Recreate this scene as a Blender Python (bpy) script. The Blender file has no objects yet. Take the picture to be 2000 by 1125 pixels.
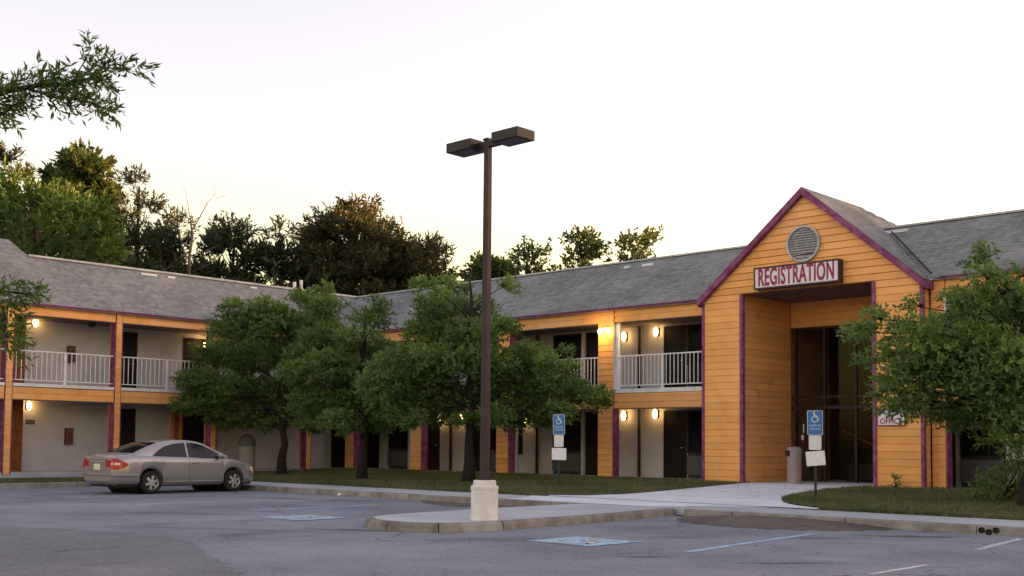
import bpy, bmesh, math, random
import numpy as np
from mathutils import Vector, Matrix
random.seed(7); rng = np.random.default_rng(7)
scene = bpy.context.scene
COL = scene.collection

# ------------------------------------------------------------------ camera
cam = bpy.data.cameras.new('camera'); co = bpy.data.objects.new('camera', cam); COL.objects.link(co)
cam.sensor_width = 36.0; cam.lens = 36.0 * 2214 / 2000; cam.shift_y = 187.5 / 2000
cam.clip_start = 0.1; cam.clip_end = 2000
RM = Matrix(((0.7264, 0.0300, 0.6866), (0.6872, -0.0445, -0.7251), (0.0088, 0.9986, -0.0529)))
RM = RM.to_quaternion().to_matrix()
co.matrix_world = Matrix.Translation((0, 0, 1.45)) @ RM.to_4x4()
scene.camera = co

# ------------------------------------------------------------------ sky, sun, exposure
SUN_EL, SUN_AZ = math.radians(2.8), math.radians(28)      # azimuth from +Y towards +X
w = bpy.data.worlds.new('World'); scene.world = w; w.use_nodes = True
nt = w.node_tree; nt.nodes.clear()
sky = nt.nodes.new('ShaderNodeTexSky'); sky.sky_type = 'NISHITA'; sky.sun_disc = False
sky.sun_elevation = SUN_EL; sky.sun_rotation = SUN_AZ
sky.air_density = 1.0; sky.dust_density = 1.6; sky.ozone_density = 1.0
hs = nt.nodes.new('ShaderNodeHueSaturation'); hs.inputs['Saturation'].default_value = 0.62
mxw = nt.nodes.new('ShaderNodeMix'); mxw.data_type = 'RGBA'; mxw.blend_type = 'MULTIPLY'; mxw.inputs[0].default_value = 1.0
tc = nt.nodes.new('ShaderNodeTexCoord'); sx = nt.nodes.new('ShaderNodeSeparateXYZ'); nt.links.new(tc.outputs['Generated'], sx.inputs[0])
mrw = nt.nodes.new('ShaderNodeMapRange'); mrw.interpolation_type = 'SMOOTHSTEP'; mrw.inputs[1].default_value = 0.03; mrw.inputs[2].default_value = 0.30; nt.links.new(sx.outputs['Z'], mrw.inputs[0])
mw2 = nt.nodes.new('ShaderNodeMix'); mw2.data_type = 'RGBA'; mw2.inputs[6].default_value = (1.0, 0.86, 0.34, 1); mw2.inputs[7].default_value = (1.0, 0.815, 0.83, 1)   # dusk haze near the horizon, lilac above
nt.links.new(mrw.outputs[0], mw2.inputs[0]); nt.links.new(mw2.outputs[2], mxw.inputs[7])
bg = nt.nodes.new('ShaderNodeBackground'); bg.inputs['Strength'].default_value = 0.15
wo = nt.nodes.new('ShaderNodeOutputWorld')
nt.links.new(sky.outputs[0], hs.inputs['Color']); nt.links.new(hs.outputs[0], mxw.inputs[6])
nt.links.new(mxw.outputs[2], bg.inputs['Color']); nt.links.new(bg.outputs[0], wo.inputs[0])
sl = bpy.data.lights.new('sun', 'SUN'); sl.energy = 3.5; sl.angle = math.radians(0.6); sl.color = (1.0, 0.50, 0.19)
so = bpy.data.objects.new('sun', sl); COL.objects.link(so); so.location = (0, 0, 60)
sd = Vector((math.sin(SUN_AZ) * math.cos(SUN_EL), math.cos(SUN_AZ) * math.cos(SUN_EL), math.sin(SUN_EL)))
so.rotation_euler = sd.to_track_quat('Z', 'Y').to_euler()
scene.view_settings.view_transform = 'Standard'; scene.view_settings.look = 'None'
scene.view_settings.gamma = 1; scene.view_settings.use_curve_mapping = False
scene.view_settings.exposure = 3.0
scene.cycles.max_bounces = 8; scene.cycles.diffuse_bounces = 6; scene.cycles.transparent_max_bounces = 6

# ------------------------------------------------------------------ materials
AL = 1.2
def bright(c): return tuple(min(v * AL, 0.86) for v in c) if c else None
def mat(name, c1, c2=None, scale=4.0, rough=0.8, bump=0.0, bscale=60.0, metal=0.0, spec=0.3, lo=0.35, hi=0.65,
        stretch=None, objvar=0.0, c3=None, s3=0.5, coat=0.0):
    c1, c2, c3 = bright(c1), bright(c2), bright(c3)
    m = bpy.data.materials.new(name); m.use_nodes = True; t = m.node_tree; N = t.nodes; K = t.links
    b = N['Principled BSDF']; b.inputs['Roughness'].default_value = rough; b.inputs['Metallic'].default_value = metal
    b.inputs['Specular IOR Level'].default_value = spec
    if coat: b.inputs['Coat Weight'].default_value = coat; b.inputs['Coat Roughness'].default_value = 0.08
    g = N.new('ShaderNodeNewGeometry'); src = g.outputs['Position']
    if stretch:
        mp = N.new('ShaderNodeMapping'); mp.inputs['Scale'].default_value = stretch; K.new(src, mp.inputs[0]); src = mp.outputs[0]
    col = None
    def ramp(sc, a, bcol, l, h, detail=6):
        n = N.new('ShaderNodeTexNoise'); n.inputs['Scale'].default_value = sc; n.inputs['Detail'].default_value = detail
        K.new(src, n.inputs['Vector'])
        r = N.new('ShaderNodeMapRange'); r.inputs[1].default_value = l; r.inputs[2].default_value = h; K.new(n.outputs[0], r.inputs[0])
        x = N.new('ShaderNodeMix'); x.data_type = 'RGBA'; K.new(r.outputs[0], x.inputs[0])
        if isinstance(a, tuple): x.inputs[6].default_value = (*a, 1)
        else: K.new(a, x.inputs[6])
        x.inputs[7].default_value = (*bcol, 1)
        return x.outputs[2]
    col = ramp(scale, c1, c2, lo, hi) if c2 else None
    if c3: col = ramp(s3, col if col else c1, c3, 0.5, 0.75)
    if objvar:
        oi = N.new('ShaderNodeObjectInfo'); h = N.new('ShaderNodeHueSaturation')
        r = N.new('ShaderNodeMapRange'); r.inputs[3].default_value = 1 - objvar; r.inputs[4].default_value = 1 + objvar
        K.new(oi.outputs['Random'], r.inputs[0]); K.new(r.outputs[0], h.inputs['Value'])
        if col: K.new(col, h.inputs['Color'])
        else: h.inputs['Color'].default_value = (*c1, 1)
        col = h.outputs[0]
    if col: K.new(col, b.inputs['Base Color'])
    else: b.inputs['Base Color'].default_value = (*c1, 1)
    if bump:
        n = N.new('ShaderNodeTexNoise'); n.inputs['Scale'].default_value = bscale; n.inputs['Detail'].default_value = 8
        K.new(src, n.inputs['Vector'])
        bn = N.new('ShaderNodeBump'); bn.inputs['Strength'].default_value = bump; bn.inputs['Distance'].default_value = 0.02
        K.new(n.outputs[0], bn.inputs['Height']); K.new(bn.outputs[0], b.inputs['Normal'])
    return m
def emis(name, c, s):
    m = bpy.data.materials.new(name); m.use_nodes = True; b = m.node_tree.nodes['Principled BSDF']
    b.inputs['Base Color'].default_value = (*c, 1); b.inputs['Emission Color'].default_value = (*c, 1); b.inputs['Emission Strength'].default_value = s
    return m
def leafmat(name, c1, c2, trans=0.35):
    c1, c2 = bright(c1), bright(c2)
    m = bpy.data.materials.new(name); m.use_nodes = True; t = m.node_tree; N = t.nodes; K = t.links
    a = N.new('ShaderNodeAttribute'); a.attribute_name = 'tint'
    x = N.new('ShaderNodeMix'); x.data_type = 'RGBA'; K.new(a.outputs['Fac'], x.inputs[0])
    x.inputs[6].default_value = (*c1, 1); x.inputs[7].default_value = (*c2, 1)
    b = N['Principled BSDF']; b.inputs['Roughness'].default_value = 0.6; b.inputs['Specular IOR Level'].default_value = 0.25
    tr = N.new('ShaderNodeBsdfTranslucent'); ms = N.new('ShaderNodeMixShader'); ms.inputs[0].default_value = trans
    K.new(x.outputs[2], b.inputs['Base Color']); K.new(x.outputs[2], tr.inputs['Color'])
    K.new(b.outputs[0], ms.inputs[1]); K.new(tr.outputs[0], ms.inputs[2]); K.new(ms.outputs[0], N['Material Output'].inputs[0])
    return m

M = dict(
 orange=mat('orange_paint', (0.69, 0.335, 0.115), (0.63, 0.295, 0.100), 3.0, 0.75, 0.15, 40, spec=0.2, objvar=0.09, c3=(0.69, 0.38, 0.19), s3=0.35, stretch=(1, 1, 1)),
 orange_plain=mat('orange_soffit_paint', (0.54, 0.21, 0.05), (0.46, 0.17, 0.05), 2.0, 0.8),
 backing=mat('bare_brown_sheathing', (0.20, 0.065, 0.02), (0.13, 0.04, 0.015), 5, 0.9),
 purple=mat('weathered_purple_paint', (0.15, 0.028, 0.095), (0.26, 0.10, 0.20), 5.0, 0.7, 0.1, 30, lo=0.4, hi=0.75),
 stucco=mat('beige_stucco', (0.44, 0.415, 0.425), (0.38, 0.355, 0.365), 1.2, 0.95, 0.35, 90, c3=(0.48, 0.455, 0.465), s3=0.4),
 soffit=mat('brown_soffit', (0.13, 0.09, 0.075), (0.10, 0.07, 0.06), 3, 0.9),
 white=mat('old_white_paint', (0.60, 0.60, 0.62), (0.42, 0.41, 0.42), 5, 0.55, lo=0.5, hi=0.8),
 dark=mat('dark_door_and_passage_shade', (0.012, 0.009, 0.010), (0.018, 0.012, 0.012), 3, 0.6, spec=0.15),
 bronze=mat('dark_bronze_metal', (0.014, 0.009, 0.009), (0.020, 0.012, 0.012), 6, 0.55, spec=0.3),
 pole=mat('brown_pole_paint', (0.032, 0.018, 0.019), (0.022, 0.014, 0.016), 3, 0.6, 0.1, 30, spec=0.3),
 glass=mat('dark_room_glass', (0.008, 0.008, 0.010), None, rough=0.22, spec=0.12),
 curtain=mat('grey_curtain', (0.05, 0.05, 0.055), (0.03, 0.03, 0.034), 6, 0.8),
 ac=mat('grey_grille_metal', (0.10, 0.095, 0.10), (0.075, 0.07, 0.08), 4, 0.6),
 shingle=None,
 cap=mat('pale_roof_edge_metal', (0.42, 0.42, 0.45), (0.30, 0.30, 0.33), 2.5, 0.6),
 flash=mat('bare_flashing', (0.62, 0.62, 0.64), (0.50, 0.50, 0.52), 4, 0.5),
 concrete=mat('grey_concrete', (0.36, 0.375, 0.41), (0.29, 0.30, 0.33), 1.3, 0.9, 0.3, 50, c3=(0.41, 0.425, 0.46), s3=0.3, objvar=0.06),
 newcon=mat('pale_new_concrete', (0.58, 0.61, 0.66), (0.49, 0.515, 0.56), 0.9, 0.9, 0.2, 60, objvar=0.03),
 kerb=mat('stained_kerb_concrete', (0.215, 0.20, 0.185), (0.13, 0.115, 0.10), 3.5, 0.95, 0.5, 40, objvar=0.08, c3=(0.26, 0.25, 0.245), s3=1.0),
 base=mat('whitewashed_concrete', (0.60, 0.58, 0.58), (0.46, 0.44, 0.43), 4.0, 0.9, 0.4, 30),
 blue=mat('faded_blue_marking', (0.36, 0.50, 0.62), (0.15, 0.23, 0.31), 7, 0.9, lo=0.3, hi=0.7),
 wmark=mat('worn_white_marking', (0.50, 0.51, 0.54), (0.22, 0.22, 0.23), 9, 0.9, lo=0.35, hi=0.7),
 signblue=mat('blue_sign_face', (0.03, 0.12, 0.33), (0.04, 0.15, 0.38), 20, 0.5),
 signwhite=mat('white_sign_face', (0.62, 0.62, 0.63), (0.55, 0.54, 0.53), 14, 0.5),
 paper=mat('white_notice_face', (0.68, 0.68, 0.72), (0.6, 0.6, 0.66), 10, 0.6),
 signtext=mat('pale_lettering', (0.34, 0.42, 0.55), None, rough=0.5),
 green=mat('dark_green_post', (0.018, 0.05, 0.035), (0.03, 0.06, 0.045), 9, 0.6),
 maroon=mat('maroon_lettering', (0.17, 0.010, 0.045), (0.25, 0.04, 0.09), 9, 0.6),
 panel=mat('pale_sign_panel', (0.62, 0.57, 0.60), (0.55, 0.50, 0.54), 5, 0.6),
 signframe=mat('dark_sign_case', (0.035, 0.018, 0.022), (0.05, 0.03, 0.03), 8, 0.6),
 tan=mat('tan_interior_wall', (0.42, 0.29, 0.18), (0.37, 0.25, 0.155), 2, 0.9), tan2=mat('interior_wall_painted_dim', (0.035, 0.024, 0.018), (0.028, 0.02, 0.016), 2, 0.9),  # one hall wall in two tones: indoor light and gloom put into colour
 bin=mat('beige_aggregate_bin', (0.27, 0.235, 0.22), (0.20, 0.17, 0.16), 20, 0.9, 0.3, 60),
 black=mat('black_plastic', (0.008, 0.008, 0.008), None, rough=0.6),
 redbox=mat('dull_red_metal', (0.13, 0.02, 0.018), (0.09, 0.016, 0.015), 8, 0.5),
 brownrail=mat('orange_brown_handrail', (0.20, 0.07, 0.02), None, rough=0.6),
 bark=mat('dark_bark', (0.026, 0.019, 0.017), (0.014, 0.011, 0.010), 12, 0.95, 0.8, 20, stretch=(1, 1, 0.25)),
 barkg=mat('grey_dead_wood', (0.16, 0.12, 0.11), (0.10, 0.075, 0.07), 8, 0.95, 0.5, 20),
 bulb=emis('warm_lamp_glass', (1.0, 0.62, 0.20), 2.6),
 paint=mat('champagne_car_paint', (0.275, 0.262, 0.268), None, rough=0.25, metal=0.45, spec=0.5, coat=0.5),
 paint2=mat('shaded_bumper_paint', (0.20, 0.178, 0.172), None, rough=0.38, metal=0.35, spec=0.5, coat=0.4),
 cglass=mat('tinted_car_glass', (0.008, 0.010, 0.012), None, rough=0.05, spec=0.28),
 tyre=mat('tyre_rubber', (0.012, 0.012, 0.013), (0.02, 0.02, 0.02), 20, 0.85),
 rim=mat('alloy_silver', (0.42, 0.42, 0.44), None, rough=0.35, metal=0.7),
 redl=mat('red_tail_lens', (0.33, 0.006, 0.014), None, rough=0.2, spec=0.5),
 clearl=mat('clear_lens', (0.6, 0.55, 0.55), None, rough=0.15, spec=0.5),
 amber=mat('amber_reflector', (0.75, 0.16, 0.02), None, rough=0.2),
 plate=mat('pale_yellow_plate', (0.50, 0.52, 0.24), (0.6, 0.62, 0.45), 12, 0.5),
 seam=mat('dark_panel_gap', (0.03, 0.026, 0.025), None, rough=0.8),
 litter=mat('crumpled_white_paper', (0.6, 0.58, 0.5), None, rough=0.9),
)
def shingle_mat():
    m = bpy.data.materials.new('grey_green_shingles'); m.use_nodes = True; t = m.node_tree; N = t.nodes; K = t.links
    b = N['Principled BSDF']; b.inputs['Roughness'].default_value = 0.95; b.inputs['Specular IOR Level'].default_value = 0.15
    a = N.new('ShaderNodeAttribute'); a.attribute_name = 'tint'
    x = N.new('ShaderNodeMix'); x.data_type = 'RGBA'; K.new(a.outputs['Fac'], x.inputs[0])
    x.inputs[6].default_value = (0.175, 0.188, 0.190, 1); x.inputs[7].default_value = (0.225, 0.222, 0.236, 1)
    g = N.new('ShaderNodeNewGeometry'); n = N.new('ShaderNodeTexNoise'); n.inputs['Scale'].default_value = 0.6; n.inputs['Detail'].default_value = 6
    K.new(g.outputs['Position'], n.inputs['Vector'])
    n2 = N.new('ShaderNodeTexNoise'); n2.inputs['Scale'].default_value = 5; n2.inputs['Detail'].default_value = 6; K.new(g.outputs['Position'], n2.inputs['Vector'])
    ad = N.new('ShaderNodeMath'); ad.operation = 'ADD'; K.new(n.outputs[0], ad.inputs[0]); K.new(n2.outputs[0], ad.inputs[1])
    r = N.new('ShaderNodeMapRange'); r.inputs[1].default_value = 0.8; r.inputs[2].default_value = 1.2; r.inputs[3].default_value = 0.78; r.inputs[4].default_value = 1.22
    K.new(ad.outputs[0], r.inputs[0])
    h = N.new('ShaderNodeHueSaturation'); K.new(x.outputs[2], h.inputs['Color']); K.new(r.outputs[0], h.inputs['Value']); K.new(h.outputs[0], b.inputs['Base Color'])
    return m
M['vent_slat'] = mat('weathered_grey_slat', (0.30, 0.29, 0.31), (0.20, 0.19, 0.21), 9, 0.8); M['shingle'] = shingle_mat(); M['fascia'] = mat('dull_purple_fascia', (0.11, 0.018, 0.065), (0.20, 0.06, 0.14), 4.0, 0.8, lo=.45, hi=.8)
STAINS = [(-8.95, 11.95, .34, .13, 39, .9), (-7.25, 12.65, .75, .10, 48, .8), (-8.1, 17.95, .85, .28, 36, .75), (-14.9, 11.95, .95, .16, 25, .8), (-8.9, 16.4, .4, .25, 60, .4),
          (-7.2, 13.6, .5, .3, 20, -.5), (-8.0, 16.6, 1.1, .35, 35, -.45), (-23.5, 17.6, 2.2, .35, 20, .55), (-20.5, 12.1, 1.8, .25, 30, .4), (-16.2, 10.6, 2.0, .2, 32, .35), (-10.5, 14.8, .7, .3, 50, .35)]
def asphalt_mat(name, base, dark, light, stains=False):
    base, dark, light = bright(base), bright(dark), bright(light)
    m = bpy.data.materials.new(name); m.use_nodes = True; t = m.node_tree; N = t.nodes; K = t.links
    b = N['Principled BSDF']; b.inputs['Roughness'].default_value = 0.88; b.inputs['Specular IOR Level'].default_value = 0.25
    g = N.new('ShaderNodeNewGeometry')
    def noise(s, d=8, r=0.6, vec=None):
        n = N.new('ShaderNodeTexNoise'); n.inputs['Scale'].default_value = s; n.inputs['Detail'].default_value = d; n.inputs['Roughness'].default_value = r
        K.new(vec or g.outputs['Position'], n.inputs['Vector']); return n.outputs[0]
    def mix(fac, a, c):
        x = N.new('ShaderNodeMix'); x.data_type = 'RGBA'; K.new(fac, x.inputs[0])
        if isinstance(a, tuple): x.inputs[6].default_value = (*a, 1)
        else: K.new(a, x.inputs[6])
        x.inputs[7].default_value = (*c, 1); return x.outputs[2]
    def rg(v, l, h, a=0.0, bb=1.0):
        r = N.new('ShaderNodeMapRange'); r.inputs[1].default_value = l; r.inputs[2].default_value = h; r.inputs[3].default_value = a; r.inputs[4].default_value = bb
        K.new(v, r.inputs[0]); return r.outputs[0]
    c = mix(rg(noise(0.35), 0.35, 0.65), base, light)
    c = mix(rg(noise(34, 3, 0.9), 0.50, 0.66, 0, 1.0), c, light)
    c = mix(rg(noise(47, 3, 0.9), 0.50, 0.64, 0, 0.95), c, dark)
    st = N.new('ShaderNodeMapping'); st.inputs['Scale'].default_value = (0.5, 0.25, 1); K.new(g.outputs['Position'], st.inputs[0])
    c = mix(rg(noise(1.4, 5, 0.5, st.outputs[0]), 0.60, 0.74, 0, 0.65), c, dark)
    c = mix(rg(noise(15, 2, 0.9), 0.54, 0.66, 0, 0.55), c, dark)
    c = mix(rg(noise(13, 2, 0.9), 0.54, 0.66, 0, 0.55), c, light)
    if stains:
        for (sx_, sy_, ra, rb_, ang, amt) in STAINS:
            mp = N.new('ShaderNodeMapping'); mp.vector_type = 'TEXTURE'; mp.inputs['Location'].default_value = (sx_, sy_, 0); mp.inputs['Rotation'].default_value = (0, 0, math.radians(ang)); mp.inputs['Scale'].default_value = (ra, rb_, 1000)
            wv0 = N.new('ShaderNodeTexNoise'); wv0.inputs['Scale'].default_value = 2.2; wv0.inputs['Detail'].default_value = 5; K.new(g.outputs['Position'], wv0.inputs['Vector'])
            sc_ = N.new('ShaderNodeVectorMath'); sc_.operation = 'MULTIPLY_ADD'; sc_.inputs[1].default_value = (.5, .5, 0); K.new(wv0.outputs['Color'], sc_.inputs[0]); K.new(g.outputs['Position'], sc_.inputs[2])
            sb = N.new('ShaderNodeVectorMath'); sb.operation = 'SUBTRACT'; sb.inputs[1].default_value = (.25, .25, 0); K.new(sc_.outputs[0], sb.inputs[0]); K.new(sb.outputs[0], mp.inputs[0])
            ln_ = N.new('ShaderNodeVectorMath'); ln_.operation = 'LENGTH'; K.new(mp.outputs[0], ln_.inputs[0])
            f_ = rg(ln_.outputs['Value'], 1.25, 0.35, 0, abs(amt)); c = mix(f_, c, (0.035, 0.033, 0.034) if amt > 0 else light)
    # cracks: thin lines where warped cells meet
    wv = N.new('ShaderNodeVectorMath'); wv.operation = 'ADD'
    nn = N.new('ShaderNodeTexNoise'); nn.inputs['Scale'].default_value = 1.2; nn.inputs['Detail'].default_value = 5; K.new(g.outputs['Position'], nn.inputs['Vector'])
    K.new(g.outputs['Position'], wv.inputs[0]); K.new(nn.outputs['Color'], wv.inputs[1])
    vo = N.new('ShaderNodeTexVoronoi'); vo.feature = 'DISTANCE_TO_EDGE'; vo.inputs['Scale'].default_value = 0.28; K.new(wv.outputs[0], vo.inputs['Vector'])
    cr = rg(vo.outputs['Distance'], 0.004, 0.010, 0.65, 0.0)
    mk = N.new('ShaderNodeMath'); mk.operation = 'MULTIPLY'; K.new(cr, mk.inputs[0]); K.new(rg(noise(0.3), 0.5, 0.6), mk.inputs[1])
    c = mix(mk.outputs[0], c, (0.02, 0.018, 0.018))
    K.new(c, b.inputs['Base Color'])
    bn = N.new('ShaderNodeBump'); bn.inputs['Strength'].default_value = 0.7; bn.inputs['Distance'].default_value = 0.012
    K.new(noise(55, 6, 0.8), bn.inputs['Height']); K.new(bn.outputs[0], b.inputs['Normal'])
    return m
M['asphalt'] = asphalt_mat('worn_asphalt', (0.122, 0.134, 0.164), (0.050, 0.053, 0.061), (0.250, 0.264, 0.308), True)
M['asphalt2'] = asphalt_mat('newer_dark_asphalt', (0.106, 0.110, 0.126), (0.045, 0.045, 0.050), (0.20, 0.203, 0.228))
M['gravel'] = asphalt_mat('ravelled_asphalt', (0.055, 0.047, 0.042), (0.022, 0.02, 0.018), (0.15, 0.13, 0.115))
M['soil'] = mat('grassy_soil', (0.070, 0.078, 0.036), (0.12, 0.095, 0.06), 1.5, 0.95, 0.5, 30, c3=(0.03, 0.045, 0.016), s3=0.4)
M['grass'] = leafmat('grass_blades', (0.060, 0.090, 0.030), (0.190, 0.170, 0.085), 0.3)
M['oak'] = leafmat('oak_leaves', (0.042, 0.088, 0.024), (0.215, 0.300, 0.085), 0.38)
M['oak2'] = leafmat('bright_oak_leaves', (0.030, 0.062, 0.014), (0.12, 0.185, 0.038), 0.35)
M['oakfar'] = leafmat('distant_leaves', (0.022, 0.040, 0.012), (0.085, 0.110, 0.030), 0.3)
M['pine'] = leafmat('pine_needles', (0.022, 0.034, 0.014), (0.065, 0.070, 0.028), 0.15)
M['pinered'] = leafmat('warm_pine_needles', (0.026, 0.032, 0.013), (0.080, 0.070, 0.026), 0.2)

# ------------------------------------------------------------------ mesh helpers
class MB:
    def __init__(s): s.v = []; s.f = []; s.mi = []
    def add(s, vs, fs, mi=0):
        o = len(s.v); s.v += [tuple(v) for v in vs]; s.f += [tuple(i + o for i in f) for f in fs]; s.mi += [mi] * len(fs); return s
    def box(s, x0, x1, y0, y1, z0, z1, mi=0):
        vs = [(x, y, z) for x in (x0, x1) for y in (y0, y1) for z in (z0, z1)]
        return s.add(vs, [(0, 1, 3, 2), (4, 6, 7, 5), (0, 4, 5, 1), (2, 3, 7, 6), (0, 2, 6, 4), (1, 5, 7, 3)], mi)
    def prism(s, pts, d, mi=0):                                   # polygon pts (3D) extruded by vector d
        n = len(pts); d = Vector(d); a = [Vector(p) for p in pts]
        vs = a + [p + d for p in a]
        return s.add(vs, [tuple(range(n))[::-1], tuple(range(n, 2 * n))] + [(i, (i + 1) % n, (i + 1) % n + n, i + n) for i in range(n)], mi)
    def tube(s, pts, rs, n=8, mi=0, cap=True):
        P = [Vector(p) for p in pts]; rings = []
        for i, p in enumerate(P):
            t = (P[min(i + 1, len(P) - 1)] - P[max(i - 1, 0)]); t = t.normalized() if t.length > 1e-9 else Vector((0, 0, 1))
            u = t.cross(Vector((0.3, 1, 0.1))).normalized() if abs(t.z) > 0.9 else t.cross(Vector((0, 0, 1))).normalized()
            v = t.cross(u); r = rs[i] if hasattr(rs, '__len__') else rs
            rings.append([p + (u * math.cos(2 * math.pi * k / n) + v * math.sin(2 * math.pi * k / n)) * r for k in range(n)])
        vs = [q for r in rings for q in r]; fs = []
        for i in range(len(P) - 1):
            for k in range(n): fs.append((i * n + k, i * n + (k + 1) % n, (i + 1) * n + (k + 1) % n, (i + 1) * n + k))
        if cap: fs += [tuple(range(n))[::-1], tuple(range((len(P) - 1) * n, len(P) * n))]
        return s.add(vs, fs, mi)
    def lathe(s, prof, c=(0, 0, 0), n=24, axis='z', mi=0):          # prof list of (r, h)
        vs = []; fs = []
        for r, h in prof:
            for k in range(n):
                a = 2 * math.pi * k / n; x, y = r * math.cos(a), r * math.sin(a)
                q = (x, y, h) if axis == 'z' else ((x, h, y) if axis == 'y' else (h, x, y))
                vs.append((q[0] + c[0], q[1] + c[1], q[2] + c[2]))
        for i in range(len(prof) - 1):
            for k in range(n): fs.append((i * n + k, i * n + (k + 1) % n, (i + 1) * n + (k + 1) % n, (i + 1) * n + k))
        return s.add(vs, fs, mi)
    def data(s, name, mats):
        me = bpy.data.meshes.new(name); me.from_pydata(s.v, [], s.f)
        for m in (mats if isinstance(mats, (list, tuple)) else [mats]): me.materials.append(M[m] if isinstance(m, str) else m)
        if any(s.mi): me.polygons.foreach_set('material_index', s.mi)
        bm = bmesh.new(); bm.from_mesh(me); bmesh.ops.recalc_face_normals(bm, faces=bm.faces); bm.to_mesh(me); bm.free()
        me.update(); return me
    def build(s, name, mats, parent=None, smooth=False, bevel=0):
        me = s.data(name, mats)
        if smooth: me.polygons.foreach_set('use_smooth', [True] * len(me.polygons))
        o = link(name, me, parent)
        if bevel:
            b = o.modifiers.new('bevel', 'BEVEL'); b.width = bevel; b.segments = 2; b.limit_method = 'ANGLE'
        return o
def link(name, me, parent=None, loc=None, scale=None, rz=0):
    o = bpy.data.objects.new(name, me); COL.objects.link(o)
    if parent:
        o.parent = parent
        # children are written in world coordinates: undo the parent's placement
        o.matrix_parent_inverse = WM[parent.name].inverted()
    L = Vector(loc) if loc is not None else Vector((0, 0, 0))
    o.location = L; o.rotation_euler = (0, 0, rz)
    if scale: o.scale = scale
    WM[o.name] = Matrix.Translation(L) @ Matrix.Rotation(rz, 4, 'Z') @ Matrix.Diagonal((*(scale or (1, 1, 1)), 1))
    return o
WM = {}
def tag(o, label=None, cat=None, group=None, kind=None):
    if label: o['label'] = label
    if cat: o['category'] = cat
    if group: o['group'] = group
    if kind: o['kind'] = kind
    return o
def thing(name, loc, label, cat, group=None):
    o = bpy.data.objects.new(name, None); COL.objects.link(o); o.location = loc; o.empty_display_size = 0.2
    WM[o.name] = Matrix.Translation(Vector(loc)); return tag(o, label, cat, group)
def copy_thing(o, loc, label, rz=0):
    c = o.copy(); COL.objects.link(c); c.location = loc; c.rotation_euler = (0, 0, rz); c['label'] = label
    for ch in list(o.children):
        k = ch.copy(); COL.objects.link(k); k.parent = c
        for g in list(ch.children):
            h = g.copy(); COL.objects.link(h); h.parent = k
    return c
def structure(name, mb, m, **k): return tag(mb.build(name, m, **k), kind='structure')

# ------------------------------------------------------------------ layout constants
D, L, ZB, EAVE, RID, SET = 29.324, -37.212, 0.38, 6.02, 7.89, 2.255
XE = 3.0      # right end of the right wing
YS = 4.0      # near end of the left wing
YW, XW = 31.0, -38.9   # room walls behind the walkways
def zs(y): return 0.15 + 0.22 * min(max((y - 21) / 7.85, 0), 1)

# ------------------------------------------------------------------ ground
structure('ground', MB().add([(-600, -500, -0.03), (500, -500, -0.03), (500, 700, -0.03), (-600, 700, -0.03)], [(0, 1, 2, 3)]), 'soil')
structure('parking_lot', MB().add([(-34.1, -40, 0), (60, -40, 0), (60, 19.4, 0), (-34.1, 19.4, 0)], [(0, 1, 2, 3)]), 'asphalt')
pp = [(-24, 4), (-20.6, 7.4), (-19.3, 8.0), (-17.8, 8.6), (-15.7, 8.95), (-14.5, 8.75), (-13.1, 8.05), (-11.9, 7.6), (-10.8, 7.1), (-8, 5.0), (-6, 1), (-12, -6), (-24, -4)]
pq = []
for (a, b) in zip(pp, pp[1:] + pp[:1]):
    for k in range(10): pq.append((a[0] + (b[0] - a[0]) * k / 10 + random.uniform(-.05, .05), a[1] + (b[1] - a[1]) * k / 10 + random.uniform(-.05, .05)))
pp = pq
structure('asphalt_patch', MB().add([(x, y, 0.004) for x, y in pp], [tuple(range(len(pp)))]), 'asphalt2')
def mound(cx, cy, rx, ry, hgt):
    mb = MB(); vs = []; nr, na = 10, 40
    for a in range(na + 1):
        th = math.pi + math.pi * a / na; wob = 1 + .07 * math.sin(a * 1.9) + random.uniform(-.04, .04)
        for k in range(nr + 1):
            q = k / nr; x = cx + rx * q * wob * math.cos(th); y = cy + ry * q * wob * math.sin(th)
            vs.append((x, min(y, 19.38), 0.005 + hgt * (1 - q * q) + (random.uniform(-.006, .006) if 0 < k < nr else 0)))
    fs = [(a * (nr + 1) + k, a * (nr + 1) + k + 1, (a + 1) * (nr + 1) + k + 1, (a + 1) * (nr + 1) + k) for a in range(na) for k in range(nr)]
    mb.add(vs, fs); return structure('ravelled_patch', mb, 'gravel', smooth=True)
mound(-11.1, 19.38, 2.15, 1.85, .10)
gq = [(-21.5, 19.38), (-20.6, 18.6), (-19.5, 18.2), (-18.4, 18.3), (-17.4, 18.9), (-16.6, 19.38)]
structure('ravelled_patch', MB().add([(x, y, 0.006) for x, y in gq], [tuple(range(len(gq)))]), 'gravel')
# stall markings
def stripe(name, x, y0, y1, m, wd=0.11, dx=0.0):
    mb = MB(); n = 14
    pts = [(x + dx * t / n, y0 + (y1 - y0) * t / n) for t in range(n + 1)]
    vs = []
    for px, py in pts:
        a = wd / 2 * random.uniform(.75, 1.1); b = wd / 2 * random.uniform(.75, 1.1); vs += [(px - a, py, 0.005), (px + b, py, 0.005)]
    mb.add(vs, [(2 * i, 2 * i + 1, 2 * i + 3, 2 * i + 2) for i in range(n)])
    return structure(name, mb, m)
stripe('painted_line', -24.0, 13.0, 15.1, 'wmark', 0.15)
stripe('painted_line', -20.4, 13.6, 17.4, 'blue', 0.17, -0.3)
stripe('painted_line', -8.95, 12.95, 17.3, 'blue', 0.14, -0.45)
stripe('painted_line', -5.97, 12.3, 13.8, 'wmark', 0.10)
stripe('painted_line', -6.35, 16.4, 18.95, 'wmark', 0.12, -0.3)
stripe('painted_line', -23.3, 16.3, 18.2, 'wmark', 0.15, -0.1)
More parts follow.
